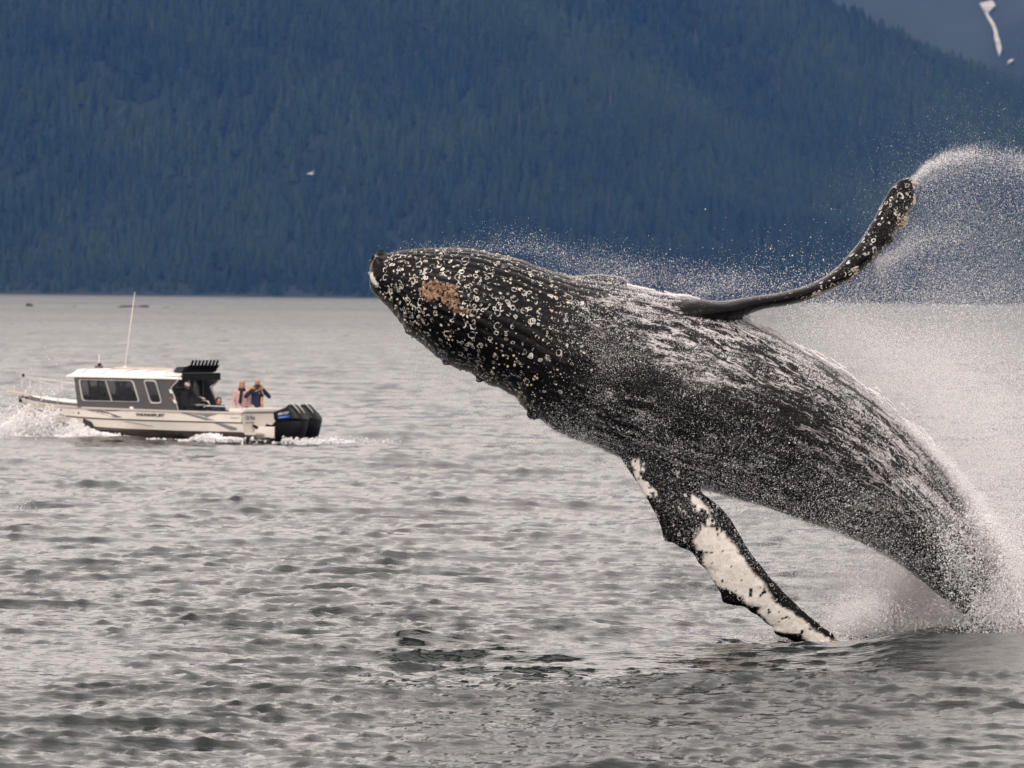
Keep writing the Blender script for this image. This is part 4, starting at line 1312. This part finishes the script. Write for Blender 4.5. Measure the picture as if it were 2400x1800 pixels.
box('anchor_roller', 8.72 * KF, 8.72 * KF + .18, -.06, .06, 1.05, 1.24, blk, boat, .01)
# cockpit rail aft on the port gunwale
cr_ = [bp(472, 962, 1.2), bp(480, 951, 1.2), bp(566, 954, 1.2), bp(569, 964, 1.2)]
cp = tube('cockpit_rail', [(x, 1.2, z) for x, z in rounded(cr_, .06, 3)[4:-4]] , .018, alu, boat)
# table bracket and pot puller shapes inside the cockpit
t1 = [bp(468, 931, .2), bp(480, 935, .2)]; t2 = [bp(474, 938, .2), bp(488, 941, .2), bp(492, 952, .2)]
tube('cockpit_grab_bar', [(x, .2, z) for x, z in t1], .03, alu, boat)
tube('cockpit_grab_bar', [(x, .2, z) for x, z in t2], .025, alu, boat)
box('bulkhead_shelf', XB - .16, XB - .02, -.95, -.42, 1.05, 1.10, alu, boat)

# hull decals: thin films standing 6 mm proud of the plating
def film(name, pix, mat, y=1.26, **k):
    V = []
    for px, py in pix:
        yy = y
        for _ in range(3):
            x, z = bp(px, py, yy); yy = hull_y(x, z) + .007
        V.append((x, yy, z))
    tris = tessellate_polygon([[Vector((v[0], v[2], 0)) for v in V]])
    return mesh_obj(name, V, [tuple(t) for t in tris], mat, boat, **k)
film('hull_decal', [(200, 960.5), (232, 960.8), (283, 978.5), (268, 978.5)], decal_g)
film('hull_decal', [(232, 960.2), (238, 961), (288, 978.8), (276, 977.5)], decal_d)
film('hull_decal', [(244, 961), (290, 962), (272, 963.5), (252, 963.6)], decal_d)
film('hull_decal', [(285, 987.5), (296, 988), (362, 999.5), (350, 999)], decal_g)
film('hull_decal', [(410, 964), (443, 968), (505, 985.5), (482, 985)], decal_g)
film('hull_decal', [(450, 969), (512, 970.5), (496, 974), (484, 979), (478, 975)], decal_g)
film('hull_decal', [(500, 991), (522, 993), (555, 1003), (555, 1008.5), (540, 1008.5)], decal_g, 1.2)
for px, py, r in ((184, 968, .035), (172, 967.5, .015), (297, 965.5, .012), (358.5, 967, .012)):
    film('drain_port', [(px + math.cos(t) * r * 66, py + math.sin(t) * r * 74) for t in np.linspace(0, 6.28, 9)[:-1]], letter_k)

FONT_SPEC = []
def lettering(name, body, org, u, v, size, mat, parent, width=None, shear=0.0, align='LEFT', bold=0.0):
    """text set flat on a surface: org and axes in boat coordinates; turned into a thin mesh"""
    c = bpy.data.curves.new(name, 'FONT'); c.body = body; c.size = 1.0; c.shear = shear
    c.extrude = 0.004; c.offset = bold; c.resolution_u = 2
    tmp = bpy.data.objects.new(name, c); C.objects.link(tmp)
    dg = bpy.context.evaluated_depsgraph_get()
    me = bpy.data.meshes.new_from_object(tmp.evaluated_get(dg))
    bpy.data.objects.remove(tmp)
    xs = [vv.co.x for vv in me.vertices]; ys = [vv.co.y for vv in me.vertices]
    w = max(xs) - min(xs); h = max(ys) - min(ys)
    sx = (width or size * w / h) / w; sy = size / h
    u = Vector(u).normalized(); v = Vector(v).normalized(); n = u.cross(v)
    x0, y0 = min(xs), min(ys)
    for vv in me.vertices:
        vv.co = Vector(org) + u * ((vv.co.x - x0) * sx) + v * ((vv.co.y - y0) * sy) + n * vv.co.z
    return link_mesh(name, me, mat, parent)
def side_text(name, body, px0, py0, px1, hpx, mat, shear=0.0, bold=0.0):
    y = 1.26
    for _ in range(3):
        x0, z0 = bp(px0, py0, y); y = hull_y(x0, z0)
    x1, z1 = bp(px1, py0 + (px1 - px0) * .028, y)
    y1 = hull_y(x1, z1)
    org = (x0, y + .012, z0)
    uvec = Vector((x1 - x0, y1 - y, z1 - z0))
    up = Vector((0, hull_y(x0, z0 + .1) - hull_y(x0, z0), .1))
    return lettering(name, body, org, uvec, up, hpx / BS, mat, boat, width=uvec.length, shear=shear, bold=bold)
side_text('boat_lettering', 'THUNDER JET', 319.5, 976.5, 387, 8.0, letter_k, .3, .03)
side_text('model_lettering', '28 PILOT', 540, 980.5, 561, 2.6, decal_g, .2)
side_text('registration_lettering', 'AK 6972', 117, 963.5, 138, 4.2, decal_g)
film('registration_sticker', [(140.5, 958.8), (145, 959), (145.4, 963.6), (141, 963.6)], blue_m, .9)
# transom lettering
def tr_text(name, body, px0, py0, px1, hpx, mat):
    y0, z0 = bx(px0, py0, 0); y1 = bx(px1, py0, 0)[0]
    return lettering(name, body, (-.010, y0, z0), (0, y1 - y0, 0), (0, 0, 1), hpx / BS, mat, boat, width=abs(y1 - y0))
tr_text('name_lettering', 'Oh-Wen', 575, 984.5, 597, 11, decal_g)
tr_text('port_lettering', 'Juneau, Alaska', 575.5, 993.5, 595, 5, decal_g)
a, b = bp(304.5, 957.8, 1.2), bp(313, 953.2, 1.2)
slab('warning_label', [(a[0], a[1] - .02), (b[0], a[1] - .02), (b[0], b[1]), (a[0], b[1])], 1.215, .01, paint_r, boat)

# trim tab struts on the transom
for y in (.62, -.62):
    tube('trim_tab_strut', [(-.03, y + .1, .50), (-.12, y - .02, .42), (-.34, y - .2, .30), (-.45, y - .3, .28)], [.035, .05, .045, .03], blk, boat)
box('trim_tab', -.5, -.05, .2, .95, .02, .05, alu, boat)
tube('steering_arm', [(-.35, .55, .42), (-.6, .5, .45), (-.75, .45, .62), (-.85, .40, .72)], .05, blk, boat)
tube('engine_hose', [(-.30, .35, .50), (-.5, .35, .46), (-.70, .38, .44), (-.85, .40, .50)], .045, blk, boat)
box('zinc_block', -.62, -.40, .35, .60, -.05, .22, simple_mat('bracket_foot_dark', (.04, .035, .03), .6), boat, .02)

# outboards
def outboard(yc):
    def pr(lst): return [bp(px, py, .42) for px, py in lst]
    cow = pr([(648.5, 966), (677, 954.5), (684, 947.5), (690, 949), (706, 966), (716, 981), (717.5, 984), (651, 986)])
    mid = pr([(651, 986.2), (717.5, 984.2), (712, 1012), (707, 1028), (698, 1034), (662, 1036), (651, 1036), (651, 996)])
    motor = empty('outboard_motor'); motor.parent = boat; motor.location = (0, yc, 0)
    def loft(name, prof, hw, mat):
        V, F = [], []
        secs = ((-hw, .07), (-hw * .72, .0), (hw * .72, .0), (hw, .07))
        c = Vector((sum(q[0] for q in prof) / len(prof), sum(q[1] for q in prof) / len(prof)))
        for y, ins in secs:
            for q in prof:
                d = (Vector(q) - c); qq = Vector(q) - d.normalized() * ins
                V.append((qq.x, y, qq.y))
        n = len(prof)
        for s_ in range(3):
            for i in range(n):
                F.append((s_ * n + i, s_ * n + (i + 1) % n, (s_ + 1) * n + (i + 1) % n, (s_ + 1) * n + i))
        F.append(tuple(range(n))[::-1]); F.append(tuple(3 * n + i for i in range(n)))
        o = mesh_obj(name, V, F, mat, motor)
        bm = bmesh.new(); bm.from_mesh(o.data); bmesh.ops.recalc_face_normals(bm, faces=bm.faces[:])
        bmesh.ops.bevel(bm, geom=[e for e in bm.edges], offset=.018, segments=2, affect='EDGES')
        bm.to_mesh(o.data); bm.free()
        o.data.polygons.foreach_set('use_smooth', [True] * len(o.data.polygons))
        return o
    loft('cowling', cow, .29, blk_gloss)
    loft('drive_housing', mid, .25, blk)
    # silver crease down the sloping back of the cowling
    for yy in (.14, -.14):
        q = pr([(690, 947.2), (703, 961), (709, 970)])
        tube('cowling_trim', [(x, yy, z + .02) for x, z in q], .014, letter_s, motor, 5)
    def pl(px, py): x, z = bp(px, py, .42 + .29); return x, z
    x0, z0 = pl(651.5, 973.6); x1, z1 = pl(679.5, 969.8)
    lettering('cowling_lettering', 'MERCURY', (x0, .296, z0), (x1 - x0, 0, z1 - z0), (0, 0, 1), 6 / BS, letter_s, motor, width=.42, shear=.25, bold=.02)
    q = [pl(652.5, 976.5), pl(679.5, 973.2), pl(678, 978), pl(651.5, 981.2)]
    slab('cowling_stripe', q, .300, .006, blue_m, motor)
    q = [pl(654, 977.4), pl(671, 975.4), pl(670.5, 978.2), pl(653.5, 980)]
    slab('stripe_highlight', q, .304, .004, simple_mat('decal_light_blue', (.16, .28, .62), .4), motor)
    tube('cowling_latch', [bp(716, 989, .3)[0:1] + (.1,) + bp(716, 989, .3)[1:], bp(716, 992, .3)[0:1] + (.1,) + bp(716, 992, .3)[1:]], .03, simple_mat('latch_brown', (.3, .18, .14), .5), motor)
    tube('lower_unit', [(-1.1, 0, 0.0), (-1.15, 0, -.4)], .10, blk, motor)
outboard(.42); outboard(-.36)
# ------------------------------------------------------------------ people
def blob(name, parts, mat, parent, voxel=0.013, smooth=3, dec=None):
    """parts: capsule chains [(x,y,z,r), ...] or ellipsoids ('e', x,y,z, rx,ry,rz); fused into one skin"""
    bm = bmesh.new()
    for pt in parts:
        if pt[0] == 'e':
            _, x, y, z, a, b, c = pt
            bmesh.ops.create_uvsphere(bm, u_segments=16, v_segments=12, radius=1.0, matrix=Matrix.Translation((x, y, z)) @ Matrix.Diagonal((a, b, c, 1)))
            continue
        for i, q in enumerate(pt):
            bmesh.ops.create_uvsphere(bm, u_segments=12, v_segments=8, radius=q[3], matrix=Matrix.Translation(q[:3]))
            if i:
                p0 = Vector(pt[i - 1][:3]); p1 = Vector(q[:3]); d = p1 - p0
                if d.length < 1e-5: continue
                mm = Matrix.Translation((p0 + p1) / 2) @ d.to_track_quat('Z', 'Y').to_matrix().to_4x4()
                bmesh.ops.create_cone(bm, cap_ends=True, segments=12, radius1=pt[i - 1][3], radius2=q[3], depth=d.length, matrix=mm)
    me = bpy.data.meshes.new(name); bm.to_mesh(me); bm.free()
    o = bpy.data.objects.new(name, me); C.objects.link(o)
    md = o.modifiers.new('r', 'REMESH'); md.mode = 'VOXEL'; md.voxel_size = voxel
    sm = o.modifiers.new('s', 'SMOOTH'); sm.iterations = smooth
    dg = bpy.context.evaluated_depsgraph_get()
    me2 = bpy.data.meshes.new_from_object(o.evaluated_get(dg))
    bpy.data.objects.remove(o); bpy.data.meshes.remove(me)
    return link_mesh(name, me2, mat, parent, smooth=True)

skin_m = simple_mat('skin', (0.52, 0.25, 0.17), 0.5)
skin_d = simple_mat('skin_shade_mixed', (0.50, 0.22, 0.13), 0.5)  # copy of the skin with shade mixed into its colour
eye_m = simple_mat('eye_dark', (0.03, 0.02, 0.02), 0.3)
lip_m = simple_mat('lips', (0.35, 0.09, 0.08), 0.5)

def hand(w, f, side, curl=.6, s=1.0):
    """capsule chains of a palm, four unequal fingers and a thumb; w wrist, f direction of the fingers"""
    w = Vector(w); f = Vector(f).normalized()
    lat = f.cross(Vector((0, -1, 0)));
    if lat.length < .1: lat = Vector((0, 0, 1))
    lat.normalize(); nrm = lat.cross(f).normalized()
    out = []
    palm = w + f * .085 * s
    for k in (-1, 0, 1): out.append([(*(w + lat * .012 * k), .024 * s), (*(palm + lat * .026 * k), .020 * s)])
    for k, L in zip((-1.5, -.5, .5, 1.5), (.060, .078, .074, .066)):
        a = palm + lat * .019 * k; b = a + f * L * .5 * s + nrm * .008; c = b + (f * (1 - curl) + nrm * curl).normalized() * L * .55 * s
        out.append([(*a, .0105), (*b, .010), (*c, .009)])
    t0 = w + f * .03 + lat * .03 * side; t1 = t0 + (lat * side * .8 + f * .5 + nrm * .3).normalized() * .045; t2 = t1 + (f * .7 + nrm * .6).normalized() * .035
    out.append([(*t0, .014), (*t1, .012), (*t2, .010)])
    return out

def person(loc_boat, rz, J, label, jacket, trousers, hairspec=None, hat=None, extras=None, h=1.0, skin=None, hands=True):
    """J: joints in a frame facing the camera (x to the picture's right, y away, z up from the soles)"""
    w = BMAT @ Vector(loc_boat)
    root = empty('person', tuple(w), rz, label=label, cat='person')
    root.scale = (h, h, h)
    sk = skin or skin_m
    H = Vector(J['head'])
    parts = [('e', H.x, H.y, H.z, .076, .095, .112), ('e', H.x, H.y - .03, H.z - .065, .055, .065, .055),
             ('e', H.x, H.y - .098, H.z - .012, .014, .022, .022), ('e', H.x - .078, H.y + .01, H.z - .01, .012, .022, .03), ('e', H.x + .078, H.y + .01, H.z - .01, .012, .022, .03),
             [(H.x, H.y + .02, H.z - .07, .055), (*J['neck'], .058)], [(*J['neck'], .06), (*J['chest'], .12), (*J['pelvis'], .12)]]
    for s_, a in ((-1, 'l'), (1, 'r')):
        sh, el, wr = J['sh' + a], J['el' + a], J['wr' + a]
        parts.append([(*J['chest'], .09), (*sh, .055), (*el, .040), (*wr, .028)])
        if hands: parts += hand(wr, J.get('f' + a, Vector(wr) - Vector(el)), J.get('th' + a, -s_))
        hp, kn, an = J['hip' + a], J['kn' + a], J['an' + a]
        parts.append([(*J['pelvis'], .10), (*hp, .085), (*kn, .055), (*an, .04)])
        parts.append([(*an, .04), (an[0], an[1] - .13, an[2] - .04, .035)])
    blob('body', parts, sk, root, .012)
    for sx in (-.03, .03):
        blob('eye', [('e', H.x + sx, H.y - .088, H.z + .012, .013, .010, .008)], eye_m, root, .004, 1)
    blob('mouth', [('e', H.x, H.y - .090, H.z - .060, .026, .008, .008)], lip_m, root, .005, 1)
    jp = [[(*J['neck'], .070), (*J['chest'], .150)], [(*J['chest'], .155), (*J['pelvis'], .150)]]
    for dx in (-.07, .07):
        jp.append([(J['chest'][0] + dx, J['chest'][1], J['chest'][2], .125), (J['pelvis'][0] + dx, J['pelvis'][1], J['pelvis'][2] - .06, .118)])
    for a in 'lr':
        jp.append([(*J['chest'], .11), (*J['sh' + a], .083), (*J['el' + a], .062), (*(Vector(J['wr' + a]) * .9 + Vector(J['el' + a]) * .1), .050)])
    blob('jacket', jp, jacket, root, .014)
    tp = []
    for a in 'lr':
        tp.append([(*J['pelvis'], .135), (*J['hip' + a], .108), (*J['kn' + a], .080), (*J['an' + a], .062)])
    blob('trousers', tp, trousers, root, .016)
    sh_m = simple_mat('shoe', (.05, .045, .04), .6)
    for a in 'lr':
        an = J['an' + a]; blob('shoe', [[(an[0], an[1] + .03, an[2] - .045, .045), (an[0], an[1] - .17, an[2] - .05, .04)]], sh_m, root, .014)
    if hairspec:
        blob('hair', [('e', H.x + x, H.y + y, H.z + z, a, b, c) for x, y, z, a, b, c in hairspec[1]], hairspec[0], root, .010)
    if hat:
        for nm, mt, ps in hat:
            blob(nm, [('e', H.x + x, H.y + y, H.z + z, a, b, c) for x, y, z, a, b, c in ps], mt, root, .010)
    for nm, mt, ps in (extras or []):
        blob(nm, ps, mt, root, .010)
    return root

def stand(tw=0.0):
    return dict(head=(0, -.02, 1.64), neck=(0, 0, 1.48), chest=(0, 0, 1.30), pelvis=(0, 0, .98), shl=(-.19, 0, 1.41), shr=(.19, 0, 1.41),
                ell=(-.25, .02, 1.13), elr=(.25, .02, 1.13), wrl=(-.25, -.06, .90), wrr=(.25, -.06, .90),
                hipl=(-.10, 0, .90), hipr=(.10, 0, .90), knl=(-.11, -.02, .50), knr=(.11, -.02, .50), anl=(-.12, 0, .09), anr=(.12, 0, .09))
navy = simple_mat('navy_fleece', (.008, .012, .045), .8, noise=.2)
gold = simple_mat('gold_fabric', (.62, .32, .04), .7)
pink = simple_mat('pink_quilted_fabric', (.62, .38, .37), .7, noise=.12, nscale=14, bump=.01)
black_f = simple_mat('black_fabric', (.008, .008, .009), .85)
khaki = simple_mat('khaki_fabric', (.36, .29, .21), .85)
jeans = simple_mat('dark_jeans', (.03, .035, .06), .85)
grey_f = simple_mat('dark_grey_fabric', (.02, .02, .02), .85)
DZ_ = .30
# man in navy and gold jacket holding a phone in both hands
J = stand(); J['head'] = (.0, -.03, 1.66)
J.update(ell=(-.36, -.12, 1.20), wrl=(-.13, -.34, 1.46), elr=(.38, -.12, 1.20), wrr=(.18, -.34, 1.46), fl=(.35, -.2, .6), fr=(-.35, -.2, .6), thl=1, thr=-1,
         knl=(-.34, -.18, .62), anl=(-.30, .02, .12))
man = person((bp(603, 940, -.37)[0], -.37, DZ_ - .12), 0, J, 'man in navy and gold jacket at the stern holding a phone in both hands', navy, khaki,
       (simple_mat('grey_hair', (.42, .38, .34), .8), [(0, .025, .045, .080, .088, .075)]), h=1.0,
       extras=[('jacket_yoke', gold, [[(-.10, -.03, 1.475, .060), (-.215, -.03, 1.415, .078), (-.26, -.05, 1.35, .072)], [(.10, -.03, 1.475, .060), (.215, -.03, 1.415, .078), (.27, -.05, 1.34, .072)]]),
               ('jacket_side_panel', gold, [[(.150, -.095, 1.16, .040), (.150, -.095, .98, .044)]]),
               ('jacket_chest_stripe', gold, [[(-.06, -.145, 1.37, .018), (.08, -.14, 1.42, .018)]]),
               ('jacket_emblem', simple_mat('emblem_tan', (.42, .32, .24), .7), [('e', .07, -.158, 1.31, .032, .01, .022)]),
               ('neck_cord', paint_r, [[(.15, -.15, 1.38, .012), (.19, -.15, 1.28, .012)]])])
# woman in pink
J = stand(); J['head'] = (0, -.02, 1.60); J['neck'] = (0, 0, 1.45)
J.update(ell=(-.27, -.02, 1.10), wrl=(-.24, -.14, .86), elr=(.24, .05, 1.12))
blond = simple_mat('blonde_hair', (.42, .24, .10), .7, noise=.25, nscale=30)
woman = person((bp(567, 940, -.28)[0], -.28, DZ_ - .17), 0, J, 'blonde woman in pale pink jacket and black scarf, standing left of the man in navy', pink, black_f,
       (blond, [(0, .03, .03, .098, .10, .115), (-.075, .02, -.07, .035, .05, .10), (.075, .02, -.07, .035, .05, .09), (0, -.05, .075, .07, .045, .03)]),
       extras=[('scarf', black_f, [[(-.07, -.07, 1.47, .05), (.07, -.07, 1.47, .05)], [(-.01, -.14, 1.43, .052), (-.03, -.185, 1.28, .048), (-.05, -.185, 1.07, .052)]]),
               ('hood', simple_mat('pale_blue_lining', (.50, .56, .72), .8), [[(.09, .02, 1.50, .05), (.14, .04, 1.46, .05)]])])
# seated child with black cap
J = dict(head=(0, -.04, .93), neck=(0, 0, .80), chest=(0, 0, .68), pelvis=(0, .02, .42), shl=(-.14, 0, .74), shr=(.14, 0, .74), ell=(-.19, -.05, .54), elr=(.19, -.05, .54),
         wrl=(-.12, -.24, .48), wrr=(.12, -.24, .48), hipl=(-.08, 0, .40), hipr=(.08, 0, .40), knl=(-.10, -.34, .42), knr=(.10, -.34, .42), anl=(-.10, -.34, .10), anr=(.10, -.34, .10))
_sx = bp(512, 940, .10)[0]
box('cockpit_seat', _sx - .27, _sx + .23, -.15, .40, .30, .66, paint_w, boat, .02)
person((bp(512, 940, .10)[0], .10, DZ_ - .02 + .01), .25, J, 'child in black cap and dark blue jacket sitting low in the cockpit', simple_mat('blue_black_fabric', (.012, .018, .045), .8), jeans,
       None, hat=[('cap', black_f, [(0, .03, .05, .092, .10, .085), (.07, .06, -.01, .04, .07, .08), (-.08, -.02, .015, .06, .04, .014)])], skin=skin_d)
# person in black at the cabin door, one arm on the cabin edge, phone raised
J = stand(); J['head'] = (.02, -.03, 1.62)
J.update(ell=(-.34, -.10, 1.22), wrl=(-.40, -.22, 1.10), fl=(-.4, -.3, .5), elr=(.32, -.12, 1.24), wrr=(.14, -.26, 1.56), fr=(-.2, -.3, .8), thr=-1)
pb = person((bp(434, 940, .78)[0], .78, DZ_ - .17), 0, J, 'person in black coat with reddish hair in the cabin doorway, raising a pale phone', black_f, black_f,
       (simple_mat('red_brown_hair', (.16, .045, .02), .7), [(0, .03, .035, .10, .10, .11), (-.07, .01, -.05, .04, .05, .08)]), skin=skin_d)
# two people behind the cabin glass
J = dict(J); J = stand(); J.update(head=(0, -.03, 1.52), neck=(0, 0, 1.36), chest=(0, 0, 1.18), pelvis=(0, .02, .82), shl=(-.18, 0, 1.28), shr=(.18, 0, 1.28), ell=(-.26, -.08, 1.04), elr=(.26, -.08, 1.04),
     wrl=(-.16, -.26, 1.0), wrr=(.16, -.26, 1.0), hipl=(-.1, 0, .76), hipr=(.1, 0, .76))
person((bp(231, 930, .55)[0], .55, DZ_ - .02), -.3, J, 'skipper in dark blue knit hat behind the front part of the long cabin window', grey_f, grey_f,
       None, hat=[('knit_hat', simple_mat('blue_knit', (.010, .014, .05), .9), [(0, .015, .065, .088, .10, .085)])], skin=simple_mat('skin_in_shade', (.26, .11, .08), .6))  # cabin shade is put into the skin colour itself
person((bp(290, 930, .66)[0], .66, DZ_ - .02), .4, J, 'hooded person in black behind the rear part of the long cabin window', black_f, black_f,
       None, hat=[('hood', black_f, [(0, .02, .02, .105, .115, .13)])], skin=simple_mat('skin_in_shade', (.10, .05, .04), .6))  # skin colour darkened further to paint in the shade under the hood

# phones held up: things of their own
def phone(p, root, size, mat, label):
    w = root.matrix_world if False else Matrix.Translation(root.location)
    c = w @ Vector(p)
    o = box('phone', -size[0] / 2, size[0] / 2, -.006, .006, -size[1] / 2, size[1] / 2, mat, None, .004, label=label, cat='phone')
    o.location = c
    ln = bpy.data.meshes.new('lens')
    bm = bmesh.new(); bmesh.ops.create_cone(bm, cap_ends=True, segments=12, radius1=.008, radius2=.008, depth=.004, matrix=Matrix.Translation((size[0] / 2 - .02, -.008, size[1] / 2 - .018)) @ Matrix.Rotation(math.pi / 2, 4, 'X')); bm.to_mesh(ln); bm.free()
    link_mesh('lens', ln, eye_m, o)
    return o
phone((.02, -.405, 1.545), man, (.20, .10), simple_mat('phone_case_black', (.012, .018, .018), .4), 'dark phone held sideways by the man in navy at the stern')
o = phone((.07, -.33, 1.625), pb, (.16, .085), simple_mat('phone_case_pale_blue', (.50, .56, .68), .35), 'pale blue phone held by the person in the cabin doorway')
o.rotation_euler = (0, .35, 0)

# ------------------------------------------------------------------ bow wave, wake and hull wash
def on_boat(x, y, z):
    P = np.stack([BO.x - CT * x - ST * y, BO.y + ST * x - CT * y, z], 1)
    return P
def bow_wave():
    n = 30000
    x = SP.uniform(4.9, 10.8, n)
    t = (x - 4.9) / 5.7
    hmax = .15 + 1.05 * np.exp(-((x - 8.1) / 1.15) ** 2) + .35 * np.exp(-((x - 6.6) / .9) ** 2)
    out = SP.exponential(.7, n)
    hb = np.interp(x, HX, HI[:, 5], right=0.05)
    h = hmax * SP.random(n) ** 1.3 * np.exp(-((out - .35) / .9) ** 2)
    y = hb + out
    P = on_boat(x, y, h)
    keep = SP.random(n) < smooth01((vnoise(P, 1.9, 601, 3) - .36) / .25)
    P = P[keep]; R = radii(len(P), .0115, .6)
    # far side of the bow and water ahead
    m = 9000
    x = SP.normal(8.9, .8, m); y = SP.normal(-.4, .6, m); h = SP.exponential(.28, m)
    P2 = on_boat(x, y, h); P = np.concatenate([P, P2]); R = np.concatenate([R, radii(m, .012, .5)])
    droplets('bow_spray', P, R, 'white spray thrown up by the bow of the motor boat')
    # wash along the hull, clumped in small crests
    n = 12000
    x = SP.uniform(-.2, 6.0, n); cr = np.clip(vnoise(np.stack([x * 1.1, 0 * x, 0 * x], 1), 1, 611, 2) - .42, 0, 1) * 2.2
    y = 1.25 + SP.normal(.25, .22, n) + (6 - x) * .06; h = SP.random(n) * (.02 + .30 * cr) 
    P = on_boat(x, y, h - .02)
    k = SP.random(n) < .15 + 2.2 * cr
    n2 = 2600
    x2 = -SP.uniform(.3, 3.2, n2); y2 = SP.normal(0, 1, n2) * (.7 + .25 * -x2); h2 = SP.random(n2) ** 2 * (.30 * np.exp(x2 / 2.0) + .04)
    P2 = on_boat(x2, y2, h2 - .02)
    k2 = vnoise(P2, 1.6, 621, 2) > .50
    P = np.concatenate([P[k], P2[k2]])
    droplets('boat_wash', P, radii(len(P), .014, .6), 'foam churned along the hull and behind the outboards of the motor boat')
bow_wave()

# small whitecap crumbs on nearer waves
def whitecap(px, py, w, n, label):
    d = CAM_H * FPX / (py - 676)
    c = at(px, py, d)
    X = c.x + SP.normal(0, w * .35, n); Y = c.y + SP.normal(0, .45, n)
    Z = wave_field(X[None], Y[None], np.full((1, n), .2))[2][0] + swell(X[None], Y[None])[0]
    P = np.stack([X, Y, Z + SP.exponential(.012, n)], 1)
    droplets('whitecap', P, radii(n, .006, .4), label)
whitecap(120, 1138, .5, 260, 'small crest of foam on a wave at the left, below the boat')
whitecap(55, 1198, .45, 160, 'short line of foam on a wave near the left edge')

# ------------------------------------------------------------------ gull
def gull():
    g = empty('gull', tuple(at(729, 407, 900)), 0, label='small white gull flying in front of the dark forest', cat='bird')
    wm = simple_mat('gull_white', (.75, .68, .66), .7); gm = simple_mat('gull_grey', (.42, .40, .42), .7)
    blob('body', [[(-.30, 0, .02, .05), (-.12, 0, .0, .11), (.12, 0, -.02, .11), (.34, 0, .02, .03)], ('e', -.30, 0, .04, .08, .07, .07)], wm, g, .02)
    V = [(-.10, 0, .06), (.14, 0, .06), (.22, .1, .30), (.52, .2, .52), (.02, .1, .34)]
    slab('wing', [(-.10, .05), (.12, .05), (.34, .28), (.62, .44), (.12, .30)], -.05, .03, gm, g)
    slab('wing', [(-.10, .02), (-.28, .10), (-.62, -.06), (-.50, -.12), (.05, -.02)], .08, .03, gm, g)
gull()
